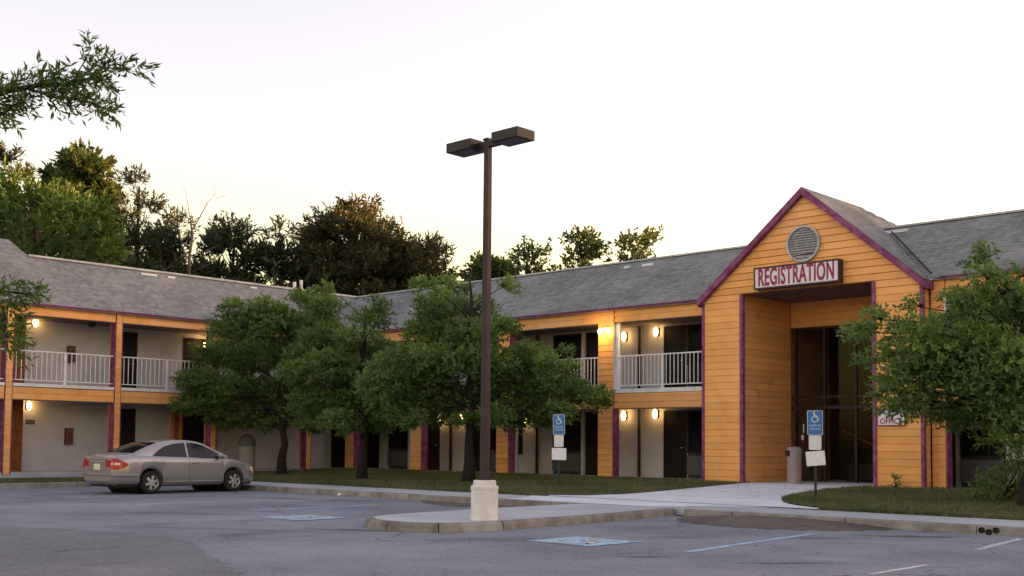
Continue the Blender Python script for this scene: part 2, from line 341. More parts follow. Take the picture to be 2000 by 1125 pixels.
def wheelchair(cx, cy, s, z, mb, P):
    # head, back, seat, leg as strokes plus a wheel arc; P maps (u, v, z) to the surface
    def st(a, b, wd):
        a, b = Vector(a), Vector(b); d = (b - a).normalized(); n = Vector((-d.y, d.x)) * wd / 2
        q = [a + n, a - n, b - n, b + n]; mb.add([P(cx + p.x * s, cy + p.y * s, z) for p in q], [(0, 1, 2, 3)])
    mb.add([P(cx + (-.08 + .08 * math.cos(t)) * s, cy + (.42 + .08 * math.sin(t)) * s, z) for t in np.linspace(0, 2 * math.pi, 10)[:-1]], [tuple(range(9))])
    st((-.08, .34), (-.05, .02), .10); st((-.07, .20), (.14, .18), .07); st((-.05, .04), (.20, .04), .10); st((.18, .06), (.30, -.30), .09); st((.27, -.28), (.38, -.25), .07)
    ar = [(-.02 + .26 * math.cos(t), -.16 + .26 * math.sin(t)) for t in np.linspace(2.2, 6.1, 12)]
    for a, b in zip(ar, ar[1:]): st(a, b, .07)
for (cx_, cy_) in ((-17.95, 13.15), (-10.95, 13.15)):
    mb = MB(); n = 10
    edge = [(cx_ - .62, cy_ - .58), (cx_ + .62, cy_ - .58), (cx_ + .62, cy_ + .58), (cx_ - .62, cy_ + .58)]
    mb.add([(x, y, 0.008) for x, y in edge], [(0, 1, 2, 3)])
    s = structure('accessible_bay_marking', mb, 'blue')
    m2 = MB(); wheelchair(cx_, cy_, 1.15, 0.012, m2, lambda u, v, z: (u, v, z)); o = m2.build('wheelchair_symbol', 'wmark', s)

# ---- lawn areas (gently rising to the buildings) with mown blades
NX = 1
def lawn_sheet(poly_rows):
    """rows of (y, x0, x1)"""
    mb = MB(); vs = []; n = 40
    for (y, x0, x1) in poly_rows:
        for i in range(n + 1):
            x = x0 + (x1 - x0) * i / n
            vs.append((x, y, zs(y) + 0.012 * math.sin(x * 1.7 + y) * math.cos(y * 2.3) + (0.02 if 21.5 < y < 28.7 else 0)))
    fs = [(r * (n + 1) + i, r * (n + 1) + i + 1, (r + 1) * (n + 1) + i + 1, (r + 1) * (n + 1) + i) for r in range(len(poly_rows) - 1) for i in range(n)]
    return mb.add(vs, fs)
leftEdge = [(21.42, -22.0), (21.5, -20.3), (21.7, -18.96), (22.04, -18.25), (22.96, -17.78), (23.9, -17.72), (25.2, -17.78), (26.5, -17.8), (27.9, -17.9), (29.3, -18.0)]
rightEdge = [(29.3, -14.0), (28.2, -14.35), (27.1, -14.4), (26.0, -14.28), (24.9, -14.1), (24.0, -13.86), (23.4, -13.55), (22.8, -13.15), (22.25, -12.66), (21.8, -11.9), (21.55, -11.2), (21.42, -10.0)]
def interp(tab, y):
    t = sorted(tab); return float(np.interp(y, [a for a, b in t], [b for a, b in t]))
ys = sorted(set(list(np.linspace(21.42, 29.3, 22)) + [21.5, 21.7, 22.04]))
rowsA = [(y, L, interp(leftEdge, y)) for y in ys]
rowsB = [(y, interp(rightEdge, y), 14.0) for y in ys]
structure('lawn', lawn_sheet(rowsA), 'soil')
structure('lawn', lawn_sheet(rowsB), 'soil')
mb = MB(); mb.add([(-37.2, 2, .16), (-34.25, 2, .15), (-34.25, 21.42, .15), (-37.2, 21.42, .16)], [(0, 1, 2, 3)])
structure('verge', mb, 'soil')
def blades(name, pts, label_kind='stuff', h=0.06):
    n = len(pts); P = np.array(pts); hh = h * rng.uniform(.6, 1.5, n); a = rng.uniform(0, 6.28, n); wd = rng.uniform(.012, .022, n)
    lean = rng.normal(0, .03, (n, 2)); V = np.zeros((n, 3, 3))
    V[:, 0] = P + np.stack([np.cos(a) * wd, np.sin(a) * wd, -0.01 + 0 * a], 1); V[:, 1] = P - np.stack([np.cos(a) * wd, np.sin(a) * wd, 0.01 + 0 * a], 1)
    V[:, 2] = P + np.stack([lean[:, 0], lean[:, 1], hh], 1)
    return cloud(name, V.reshape(-1, 3), 3, 'grass', tint=np.clip(rng.beta(2, 3, n) + 0.25 * np.sin(P[:, 0] * 1.1) * np.sin(P[:, 1] * 1.7), 0, 1))
def cloud(name, V, k, m, parent=None, tint=None, me_only=False):
    """mesh of separate k-gons from a vertex array, numpy fast path"""
    nf = len(V) // k; me = bpy.data.meshes.new(name); me.vertices.add(len(V)); me.vertices.foreach_set('co', np.ascontiguousarray(V, dtype=np.float32).ravel())
    me.loops.add(nf * k); me.loops.foreach_set('vertex_index', np.arange(nf * k, dtype=np.int32))
    me.polygons.add(nf); me.polygons.foreach_set('loop_start', np.arange(0, nf * k, k, dtype=np.int32))
    if tint is not None:
        at = me.attributes.new('tint', 'FLOAT', 'FACE'); at.data.foreach_set('value', np.ascontiguousarray(tint, dtype=np.float32))
    me.materials.append(M[m]); me.update(calc_edges=True)
    if me_only: return me
    return link(name, me, parent)
pts = []
def rnd_rows(fx0, fx1, y0, y1, n, zz=zs, extra=0.01):
    y = rng.uniform(y0, y1, n)
    for yy in y:
        x0, x1 = fx0(yy), fx1(yy); x = random.uniform(x0, x1); pts.append((x, yy, zz(yy) + extra))
rnd_rows(lambda y: L, lambda y: interp(leftEdge, y), 21.42, 29.3, 60000)
rnd_rows(lambda y: interp(rightEdge, y), lambda y: -2.0, 21.42, 29.3, 45000)
rnd_rows(lambda y: -37.2, lambda y: -34.27, 6, 21.4, 22000, lambda y: .15)
# ragged overhang onto the concrete
for i in range(5000):
    x = random.uniform(-34, -19); pts.append((x, 21.42 - abs(random.gauss(0, .04)), .155))
for i in range(3500):
    x = random.uniform(-11.5, -4); pts.append((x, 21.42 - abs(random.gauss(0, .04)), .155))
tag(blades('grass', pts), kind='stuff')

# ---- pavement slabs
sw = thing('pavement', (-20, 20.4, 0.0), None, None); sw['kind'] = 'structure'
slab_me = MB().box(0, 1, 0, 1.975, -0.14, 0).build('slab', 'concrete', sw); bpy.data.objects.remove(slab_me)
slab = bpy.data.meshes['slab']
x = -34.05
while x < 12:
    link('slab', slab, sw, (x + 0.006, 19.52, 0.15 + random.uniform(-.002, .002)), (1.488, 0.954, 1)); x += 1.5
# plaza / entrance walk in newer concrete
plz = thing('entrance_walk', (-16, 25, 0.2), None, None); plz['kind'] = 'structure'
def plaza_piece(y0, y1):
    n = 8; vs = []
    for i in range(n + 1):
        y = y0 + 0.008 + (y1 - y0 - 0.016) * i / n; vs += [(interp(leftEdge, y), y, zs(y) + .004), (interp(rightEdge, y), y, zs(y) + .004)]
    MB().add(vs, [(2 * i, 2 * i + 1, 2 * i + 3, 2 * i + 2) for i in range(n)]).build('slab', 'newcon', plz)
for a, b in ((21.42, 23.3), (23.3, 25.2), (25.2, 27.1), (27.1, 29.2)): plaza_piece(a, b)
MB().add([(-18.0, 29.2, .374), (-13.85, 29.2, .374), (-13.85, 36, .374), (-18.0, 36, .374)], [(0, 1, 2, 3)]).build('slab', 'newcon', plz)
pl2 = [(-18.6, 19.53), (-14.4, 19.53), (-13.6, 20.6), (-12.7, 21.5), (-13.0, 21.9), (-18.4, 21.9), (-19.6, 21.45), (-18.9, 20.6)]
MB().add([(x, y, .156) for x, y in pl2], [tuple(range(len(pl2)))]).build('slab', 'newcon', plz)
# kerbs: separate stones
kb = thing('kerb', (-20, 19.4, 0), None, None); kb['kind'] = 'structure'
kme = MB(); kme.prism([(0, -.02, 0), (0, .0, .135), (0, .025, .155), (0, .15, .155), (0, .15, -.05), (0, -.03, -.05)], (1, 0, 0))
kmesh = kme.data('kerb_stone', 'kerb')
x = -33.9
while x < 12:
    ln = 2.4
    if not (x + ln > -16.4 and x < -13.6): link('kerb_stone', kmesh, kb, (x, 19.37 + random.uniform(-.008, .008), random.uniform(-.006, .004)), (ln - .02, 1, 1))
    elif x < -16.4: link('kerb_stone', kmesh, kb, (x, 19.37, 0), (-16.42 - x, 1, 1))
    elif x + ln > -13.6: link('kerb_stone', kmesh, kb, (-13.45, 19.37, 0), (x + ln + 13.43, 1, 1))
    x += ln
y = 2.0
while y < 19.4:
    link('kerb_stone', kmesh, kb, (-34.08, y, 0), (2.38, 1, 1), math.pi / 2); y += 2.4
# island: kerbed nose with concrete top
isl = thing('island', (-14.9, 16, 0), None, None); isl['kind'] = 'structure'
out = [(-16.35, 19.5), (-16.3, 17.2), (-16.2, 15.5), (-16.1, 14.2), (-15.95, 13.3), (-15.6, 12.75), (-15.1, 12.45), (-14.5, 12.3), (-13.9, 12.4), (-13.5, 12.75), (-13.32, 13.4), (-13.3, 14.5), (-13.4, 16.4), (-13.6, 18.0), (-13.75, 19.5)]
def smooth_poly(p, k=4):
    r = []
    for i in range(len(p) - 1):
        a = p[max(i - 1, 0)]; b = p[i]; c = p[i + 1]; d = p[min(i + 2, len(p) - 1)]
        for j in range(k):
            t = j / k; r.append(tuple(.5 * (2 * b[q] + (c[q] - a[q]) * t + (2 * a[q] - 5 * b[q] + 4 * c[q] - d[q]) * t * t + (3 * b[q] - a[q] - 3 * c[q] + d[q]) * t ** 3) for q in (0, 1)))
    return r + [p[-1]]
so_ = smooth_poly(out); cen = (-14.85, 17)
def inset(p, d):
    r = []
    for i, q in enumerate(p):
        a = Vector(p[max(i - 1, 0)]); b = Vector(p[min(i + 1, len(p) - 1)]); t = (b - a).normalized(); nrm = Vector((-t.y, t.x))
        r.append((q[0] + nrm.x * d, q[1] + nrm.y * d))
    return r
lv = [(so_, -0.01), (inset(so_, .02), .11), (inset(so_, .05), .145), (inset(so_, .16), .15)]
nseg = len(so_); step = 7
for s0 in range(0, nseg - 1, step):
    s1 = min(s0 + step, nseg - 1); vs = []
    for ring, z in lv:
        for i in range(s0, s1 + 1):
            x_, y_ = ring[i]; vs.append((x_, y_, z))
    # pull the end verts in for the joint
    k = s1 - s0 + 1; fs = [(r * k + i, r * k + i + 1, (r + 1) * k + i + 1, (r + 1) * k + i) for r in range(len(lv) - 1) for i in range(k - 1)]
    for r in range(len(lv)):
        for (e, o_) in ((0, 1), (k - 1, k - 2)):
            a = Vector(vs[r * k + e]); b = Vector(vs[r * k + o_]); vs[r * k + e] = tuple(a + (b - a).normalized() * .008)
    MB().add(vs, fs).build('kerb_stone', 'kerb', isl)
tp = inset(so_, .155)
MB().add([(x_, y_, .152) for x_, y_ in tp], [tuple(range(len(tp)))]).build('top_slab', 'concrete', isl)
# gutter outlets in the kerb on the right
for i, (x_, z_) in enumerate(((-7.42, .075), (-7.30, .05), (-7.18, .085))):
    m_ = MB(); m_.lathe([(.052, .03), (.052, -.035), (.043, -.045), (.040, -.02), (.0, -.02)], (x_, 19.36, z_), 14, 'y')
    tag(m_.build('drain_pipe', 'black'), '%s of three black drain pipe ends in the kerb at the right edge' % ('leftmost', 'middle and lowest', 'rightmost')[i], 'drain pipe', 'drain pipe ends in the kerb')

# ------------------------------------------------------------------ building pieces
PITCH = 0.2
def board_mesh(name, h=PITCH):
    """1 m long lap board facing -Y; butt edge proud at the bottom with an open shadow gap"""
    mb = MB(); g = 0.005
    prof = [(-.017, g), (-.017, g + .010), (-.005, h), (.0, h), (.0, g)]
    mb.prism([(0, y, z) for y, z in prof], (1, 0, 0)); return mb.data(name, 'orange')
BM = board_mesh('siding_board'); BMH = board_mesh('siding_board', 0.165)
def boards(parent, x0, x1, y, z0, z1, axis='x', me=None, name='siding_board'):
    """rows of boards on a plane; axis 'x': plane faces -Y, axis 'y': plane faces +X and runs along Y"""
    me = me or BM; z = z0
    while z < z1 - 0.05:
        cuts = [x0] + ([x0 + (x1 - x0) * random.uniform(.25, .75)] if x1 - x0 > 2.5 else []) + [x1]
        for k in range(len(cuts) - 1):
            a, b = cuts[k] + (.004 if k else 0), cuts[k + 1]
            if axis == 'x': link(name, me, parent, (a, y, z), (b - a, 1, min(1, (z1 - z) / PITCH)))
            else: link(name, me, parent, (y, a, z), (b - a, 1, min(1, (z1 - z) / PITCH)), math.pi / 2)
        z += PITCH

def shingles(name, parent, quad, rows, tab=0.30, clip=None):
    """quad: function (s, t)->(point) is planar: origin O, along A (unit), up-slope B (unit), lengths given by polygon in (a,b) coords"""
    O, A, B, poly = quad; O, A, B = Vector(O), Vector(A), Vector(B); Nn = A.cross(B).normalized()
    if Nn.z < 0: Nn = -Nn
    b0 = min(p[1] for p in poly); b1 = max(p[1] for p in poly)
    dh = (b1 - b0) / rows; V = []; T = []
    def span(b):
        xs = []
        n = len(poly)
        for i in range(n):
            (a1, c1), (a2, c2) = poly[i], poly[(i + 1) % n]
            if (c1 <= b < c2) or (c2 <= b < c1): xs.append(a1 + (a2 - a1) * (b - c1) / (c2 - c1))
        return (min(xs), max(xs)) if len(xs) > 1 else None
    for r in range(rows):
        bl = b0 + r * dh; sp = span(bl + dh * .5)
        if not sp: continue
        a = sp[0]; first = True; off = random.uniform(.1, tab)
        while a < sp[1] - 1e-4:
            w_ = (off if first else tab * random.uniform(.85, 1.15)); first = False
            a2 = min(a + w_, sp[1]); lift = .009 + random.uniform(0, .006); drop = random.choice((0, 0, .015, .03))
            bb = bl - drop; p = [O + A * a + B * bb + Nn * lift, O + A * a2 + B * bb + Nn * lift, O + A * a2 + B * (bl + dh) + Nn * .006, O + A * a + B * (bl + dh) + Nn * .006]
            V += [tuple(q) for q in p]
            V += [tuple(O + A * a + B * bb), tuple(O + A * a2 + B * bb), tuple(p[1]), tuple(p[0])]
            c = random.random(); T += [c, c]; a = a2
    o = cloud(name, np.array(V), 4, 'shingle', parent, np.array(T)); tag(o, kind='stuff'); return o

def window(parent, x0, x1, y, z0, z1, split=None, ac=None):
    f = MB(); t = .05
    f.box(x0, x1, y - .05, y, z1 - t, z1).box(x0, x1, y - .05, y, z0, z0 + t).box(x0, x0 + t, y - .05, y, z0 + t, z1 - t).box(x1 - t, x1, y - .05, y, z0 + t, z1 - t)
    if split: f.box(split - .025, split + .025, y - .045, y, z0 + t, z1 - t)
    fo = f.build('window', 'bronze', parent)
    segs = [(x0 + t, split - .025), (split + .025, x1 - t)] if split else [(x0 + t, x1 - t)]
    for a, b in segs: MB().box(a, b, y - .02, y - .01, z0 + t, z1 - t).build('pane', 'glass', fo)
    return fo
def acunit(parent, x0, x1, y, z0, z1):
    m_ = MB(); m_.box(x0, x1, y - .10, y, z0, z1)
    o = m_.build('air_conditioner', 'ac', parent)
    g = MB(); n = 9
    for i in range(n):
        z = z0 + .06 + (z1 - z0 - .12) * i / (n - 1); g.box(x0 + .04, x1 - .04, y - .118, y - .1, z - .012, z + .010)
    g.build('grille', 'ac', o)
def door(parent, x0, x1, y, z0, z1, axis='x'):
    m_ = MB(); t = .05
    if axis == 'x':
        m_.box(x0, x0 + t, y - .04, y, z0, z1).box(x1 - t, x1, y - .04, y, z0, z1).box(x0 + t, x1 - t, y - .04, y, z1 - t, z1)
        p = MB().box(x0 + t, x1 - t, y - .02, y, z0, z1 - t)
        kx = x1 - t - .08; h = MB().tube([(kx, y - .02, z0 + 1.0), (kx, y - .07, z0 + 1.0), (kx - .1, y - .07, z0 + 1.0)], .012, 6)
    else:
        m_.box(y, y + .04, x0, x0 + t, z0, z1).box(y, y + .04, x1 - t, x1, z0, z1).box(y, y + .04, x0 + t, x1 - t, z1 - t, z1)
        p = MB().box(y, y + .02, x0 + t, x1 - t, z0, z1 - t)
        kx = x1 - t - .08; h = MB().tube([(y + .02, kx, z0 + 1.0), (y + .07, kx, z0 + 1.0), (y + .07, kx - .1, z0 + 1.0)], .012, 6)
    o = p.build('door', 'dark', parent); m_.build('frame', 'bronze', o); h.build('handle', 'rim', o); return o

def railing(parent, a0, a1, c, axis, posts, zd=3.28, sp=0.15):
    """white balustrade along x (plane y=c) or along y (plane x=c)"""
    def P(a, b, z0, z1, d=.02, c=c):
        return (a, b, c - d, c + d, z0, z1) if axis == 'x' else (c - d, c + d, a, b, z0, z1)
    o = MB().box(*P(a0, a1, zd + 1.06, zd + 1.10, .025)).build('railing', 'white', parent)
    MB().box(*P(a0, a1, zd + .10, zd + .13, .018)).build('bottom_rail', 'white', o)
    for p in posts: MB().box(*P(p - .035, p + .035, zd, zd + 1.055, .035)).build('post', 'white', o)
    key = 'baluster'; me = bpy.data.meshes.get('baluster_bar')
    if not me: me = MB().box(-.011, .011, -.011, .011, 0, .93).data('baluster_bar', 'white')
    a = a0 + sp * .6
    while a < a1 - .03:
        if all(abs(a - p) > .06 for p in posts):
            link('baluster', me, o, (a, c, zd + .13) if axis == 'x' else (c, a, zd + .13))
        a += sp
    return o

# ================================================================== RIGHT WING
WR = thing('motel_wing', (-16, D, 0), 'right two-storey orange motel wing with galleries running either side of the registration gable', 'building')
for xa, xb in ((L - 1.6, -19.30), (-12.57, XE)):
    MB().box(xa, xb, YW, YW + .2, ZB, 5.75).build('wall', 'stucco', WR)
    xa = max(xa, L)
    MB().box(xa, xb, D + .0, YW, .1, ZB).build('walkway_floor', 'concrete', WR)
    MB().box(xa, xb, D + .25, YW, 3.06, 3.26).build('gallery_floor', 'concrete', WR)
    MB().box(xa, xb, D + .25, YW, 5.50, 5.56).build('gallery_ceiling', 'soffit', WR)
    MB().box(xa, xb, D + .25, YW, 2.98, 3.055).build('walkway_ceiling', 'soffit', WR)
m_ = MB(); m_.box(L - 1.6, XE, YW + 10, YW + 10.2, 0, 7.6).box(XE - .2, XE, YW + .2, YW + 10, 0, 7.6); m_.build('wall', 'stucco', WR)
colsR = [(-37.20, -36.61), (-33.18, -32.5), (-28.52, -27.89), (-23.81, -23.16), (-12.50, -12.12), (-7.5, -6.85), (-2.8, -2.15)]
for i, (a, b) in enumerate(colsR):
    c = MB().box(a + .005, b - .03, D + .002, D + .26, .3, 5.99).build('column', 'backing', WR)
    boards(c, a, b - .01, D, ZB - .04, 5.96)
    if b < -20:
        MB().box(b - .028, b + .008, D - .028, D + .29, .3, 2.64).build('corner_trim', 'purple', c)
        MB().box(b - .028, b + .008, D + .005, D + .29, 3.28, 5.47).build('corner_trim', 'white' if i == 3 else 'purple', c)
        if i == 3: MB().box(b + .01, b + .20, D + .08, D + .12, 3.28, 5.47).build('corner_trim', 'white', c)
    else:
        MB().box(b - .02, b + .03, D - .02, D + .29, .3, 2.64).build('corner_trim', 'purple', c)
        MB().box(b - .02, b + .03, D - .02, D + .29, 3.28, 5.47).build('corner_trim', 'white', c)
spans = [(-36.61, -33.18), (-32.5, -28.52), (-27.89, -23.81), (-23.16, -19.33), (-12.12, -7.5), (-6.85, -2.8), (-2.15, XE)]
for (a, b) in spans:
    u = MB().box(a - .004, b + .004, D + .03, D + .24, 5.48, 6.0).build('beam', 'backing', WR)
    boards(u, a + .002, b - .002, D + .028, 5.48, 6.0, me=BM)
    l = MB().box(a - .004, b + .004, D + .03, D + .24, 2.65, 3.14).build('beam', 'backing', WR)
    boards(l, a + .002, b - .002, D + .028, 2.65, 3.14, me=BM)
    MB().box(a + .002, b - .002, D - .01, D + .26, 3.145, 3.275).build('deck_edge', 'white', WR)
    mid = (a + b) / 2
    railing(WR, a + .01, b - .01, D + .08, 'x', [mid], 3.275)
    MB().box(a, b, D + .0, D + .27, 5.455, 5.478).build('beam_soffit', 'soffit', WR)
    MB().box(a, b, D + .0, D + .27, 2.625, 2.648).build('beam_soffit', 'soffit', WR)
# doors, windows and cooling units, both storeys alike
bays = [dict(doors=[(-38.47, -37.04)], win=[(-36.41, -35.15)], pipe=[]),
        dict(doors=[(-34.2, -33.3), (-31.4, -30.4)], win=[(-30.35, -29.1)], pipe=[-32.6]),
        dict(doors=[(-25.72, -24.75)], win=[(-29.05, -28.77), (-27.25, -25.9)], pipe=[-28.0]),
        dict(doors=[(-22.34, -21.42)], win=[(-21.38, -19.9)], pipe=[-23.33]),
        dict(doors=[(-10.6, -9.7)], win=[(-12.42, -11.2)], pipe=[]),
        dict(doors=[(-5.5, -4.6)], win=[(-7.9, -6.6)], pipe=[])]
for z0, z1 in ((ZB, 2.60), (3.26, 5.42)):
    for b in bays:
        for a, c in b['doors']: door(WR, a, c, YW, z0, z1)
        for a, c in b['win']:
            if c - a > .5:
                window(WR, a, c, YW, z0 + .82, z1, split=a + (c - a) * .62)
                MB().box(a, c, YW - .012, YW - .002, z0, z0 + .82).build('spandrel_panel', 'curtain' if z0 < 1 else 'dark', WR)
                if z0 < 1: acunit(WR, a + .02, c - .02, YW, z0 + .12, z0 + .74)
                MB().box(c + .003, c + .11, YW - .07, YW, z0, z1).build('casing', 'stucco', WR)
            else: window(WR, a, c, YW, z0 + .7, z1)
        for p in b['pipe']: MB().tube([(p, YW - .07, z0), (p, YW - .07, z1 + .15)], .055, 10).build('downpipe', 'bronze', WR)
# roof
sl_len = math.hypot(SET, RID - EAVE); Bv = Vector((0, SET, RID - EAVE)).normalized()
ov = -.16
rf = MB(); zo = EAVE - .03
rf.prism([(L - .1, D - .12, EAVE - .10), (-19.35, D - .12, EAVE - .10), (-16.6, D + SET, RID - .04), (L - SET, D + SET, RID - .04)], (0, 0.0, -0.05))
rf.prism([(-12.5, D - .12, EAVE - .10), (XE, D - .12, EAVE - .10), (XE, D + SET, RID - .04), (-15.0, D + SET, RID - .04)], (0, 0.0, -0.05))
roofR = rf.build('roof', 'cap', WR)
MB().box(L - 6, XE, D + SET + .02, YW + 10, 7.35, 7.45).build('flat_roof', 'cap', roofR)
def shx(x0e, x0r, x1e, x1r, nm='shingles'):
    O = Vector((0, D - .12, EAVE - .09)); Ln = (Vector((0, D + SET, RID)) - O); B = Ln.normalized(); ln = Ln.length
    return shingles(nm, roofR, (O, (1, 0, 0), B, [(x0e, 0), (x1e, 0), (x1r, ln), (x0r, ln)]), 20)
shx(L + .1, L - SET, -19.3, -15.0 - 1.8)
shx(-12.45, -14.85, XE, XE)
MB().box(L - SET + .05, XE, D + SET - .12, D + SET + .06, RID - .03, RID + .025).build('ridge_cap', 'cap', roofR)
for a, b in ((-37.35, -36.6), (-33.18 + .68, -19.38)): pass
MB().box(L + .02, -19.36, D - .15, D - .125, EAVE - .125, EAVE - .06).build('fascia_trim', 'fascia', roofR)
MB().box(-12.2, XE, D - .15, D - .125, EAVE - .125, EAVE - .06).build('fascia_trim', 'fascia', roofR)
for xa, xb in ((L, -19.35), (-12.4, XE)): MB().box(xa, xb, D - .12, D + .24, EAVE - .135, EAVE - .115).build('eave_soffit', 'soffit', roofR)
m_ = MB()
for a, b, t in ((-23.4, -22.95, .12), (-24.2, -23.95, .10), (-15.0, -14.0, .0)):
    p = Vector((0, D + SET, RID)) - Bv * (.28 + t); m_.box(a, b, p.y - .11, p.y + .05, p.z - .05, p.z + .035)
m_.build('flashing', 'flash', roofR)

# ================================================================== LEFT WING
WL = thing('motel_wing', (L, 17, 0), 'left two-storey orange motel wing behind the parked car, two open galleries with white railings', 'building')
MB().box(XW - .2, XW, YS, YW + .2, ZB, 5.75).build('wall', 'stucco', WL)
m_ = MB(); m_.box(XW - 10.2, XW - 10, YS, YW + 10, 0, 7.6).box(XW - 10, XW - .2, YS, YS + .2, 0, 7.6); m_.build('wall', 'stucco', WL)
MB().box(XW, L, YS, D, .1, ZB).build('walkway_floor', 'concrete', WL)
MB().box(XW, L - .25, YS, YW, 3.06, 3.258).build('gallery_floor', 'concrete', WL)
MB().box(XW, L - .25, YS, YW, 5.585, 5.64).build('gallery_ceiling', 'soffit', WL)
MB().box(XW, L - .25, YS, YW, 2.98, 3.055).build('walkway_ceiling', 'soffit', WL)
colsL = [(7.8, 8.06), (11.55, 11.81), (15.36, 15.62), (19.13, 19.39), (22.96, 23.22), (27.32, 27.58)]
for i, (a, b) in enumerate(colsL):
    c = MB().box(L - .38, L - .002, a + .03, b - .03, .3, 5.99).build('column', 'backing', WL)
    boards(c, a + .03, b - .03, L, ZB - .04, 5.96, 'y')
    for z0, z1 in ((.3, 2.76), (3.31, 5.57)):
        MB().box(L - .30, L + .008, a - .008, a + .028, z0, z1).build('corner_trim', 'purple', c)
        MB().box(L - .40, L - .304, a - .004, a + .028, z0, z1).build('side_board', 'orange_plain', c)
        MB().box(L - .15, L + .008, b - .028, b + .010, z0, z1).build('corner_trim', 'purple', c)
sl_ = [(YS, 7.8)] + [(colsL[i][1], colsL[i + 1][0]) for i in range(5)] + [(27.58, D)]
for (a, b) in sl_:
    u = MB().box(L - .24, L - .03, a - .004, b + .004, 5.58, 6.0).build('beam', 'backing', WL)
    boards(u, a + .002, b - .002, L - .028, 5.58, 6.0, 'y')
    l = MB().box(L - .24, L - .03, a - .004, b + .004, 2.78, 3.20).build('beam', 'backing', WL)
    boards(l, a + .002, b - .002, L - .028, 2.78, 3.20, 'y')
    MB().box(L - .26, L + .012, a + .002, b - .002, 3.205, 3.31).build('deck_edge', 'white', WL)
    MB().box(L - .27, L + .0, a, b, 5.555, 5.578).build('beam_soffit', 'soffit', WL)
    MB().box(L - .27, L + .0, a, b, 2.755, 2.778).build('beam_soffit', 'soffit', WL)
    railing(WL, a + .02, b - .02, L - .08, 'y', [(a + b) / 2], 3.31, 0.17)
for z0, z1 in ((ZB, 2.62), (3.26, 5.44)):
    door(WL, 20.25, 20.85, XW, z0, z1, 'y'); door(WL, 12.4, 13.3, XW, z0, z1, 'y'); door(WL, 29.9, 30.6, XW, z0, z1, 'y')
    MB().box(XW, XW + .5, 15.9, 16.5, z0, z1 + .2).build('wall', 'backing', WL)
# breezeway shade painted as a dark panel, framed by orange and purple boards
for z0, z1 in ((ZB, 2.62), (3.26, 5.40)):
    pr = MB().box(XW + .003, XW + .02, 22.75, 24.0, z0, z1).build('passage_shade_panel', 'dark', WL)
    for y0, y1, mm in ((22.30, 22.42, 'orange_plain'), (22.42, 22.58, 'purple'), (22.58, 22.75, 'orange_plain')) if z0 < 1 else ():
        MB().box(XW + .003, XW + .10, y0, y1 - .004, z0, z1).build('passage_trim', mm, pr)
    for y0, y1, mm in ((24.004, 24.12, 'orange_plain'), (24.12, 24.24, 'purple')) if z0 < 1 else ():
        MB().box(XW + .003, XW + .10, y0, y1 - .004, z0, z1).build('passage_trim', mm, pr)
# roof, with the raised section at its near end
BL = Vector((-SET, 0, RID - EAVE)).normalized()
rf = MB(); rf.prism([(L + .12, YS, EAVE - .10), (L + .12, D + .1, EAVE - .10), (L - SET, D + SET, RID - .04), (L - SET, YS, RID - .04)], (0, 0, -.05))
roofL = rf.build('roof', 'cap', WL)
O = Vector((L + .12, 0, EAVE - .09)); Ln = Vector((L - SET, 0, RID)) - O; ln = Ln.length
shingles('shingles', roofL, (O, (0, 1, 0), Ln.normalized(), [(YS, 0), (D - .12, 0), (D + SET, ln), (YS, ln)]), 20)
MB().box(L - SET - .06, L - SET + .12, 16.95, D + SET - .1, RID - .03, RID + .045).build('ridge_cap', 'cap', roofL)
MB().box(XW - 10, L - SET - .1, YS, YW + 10, 7.35, 7.45).build('flat_roof', 'cap', roofL)
MB().box(L + .125, L + .15, YS, D - .16, EAVE - .125, EAVE - .06).build('fascia_trim', 'fascia', roofL)
MB().box(L - .24, L + .12, YS, D - .12, EAVE - .135, EAVE - .115).build('eave_soffit', 'soffit', roofL)
e2 = Vector((L - SET - .72, 0, RID + .60))
rb = MB(); rb.prism([(L - SET, 16.95, RID - .03), (e2.x, 16.55, e2.z), (e2.x, YS, e2.z), (L - SET, YS, RID - .03)], (-.0, 0, -.08))
rb.prism([(L - SET - .02, 16.93, RID - .06), (e2.x, 16.54, e2.z - .03), (e2.x - 3, 16.5, e2.z - .03), (e2.x - 3, 16.93, RID - .5)], (0, -.05, 0))
up = rb.build('raised_roof', 'cap', WL)
O = Vector((L - SET, 0, RID + .0)); Ln = e2 - O
shingles('shingles', up, (O, (0, 1, 0), Ln.normalized(), [(YS, 0), (16.95, 0), (16.55, Ln.length), (YS, Ln.length)]), 7)
m_ = MB()
for a, b in ((21.1, 21.75), (22.2, 22.5), (25.9, 26.2), (28.8, 29.2)):
    p = Vector((L - SET, 0, RID)) - BL * .26; m_.box(p.x - .05, p.x + .10, a, b, p.z - .05, p.z + .03)
m_.build('flashing', 'flash', roofL)
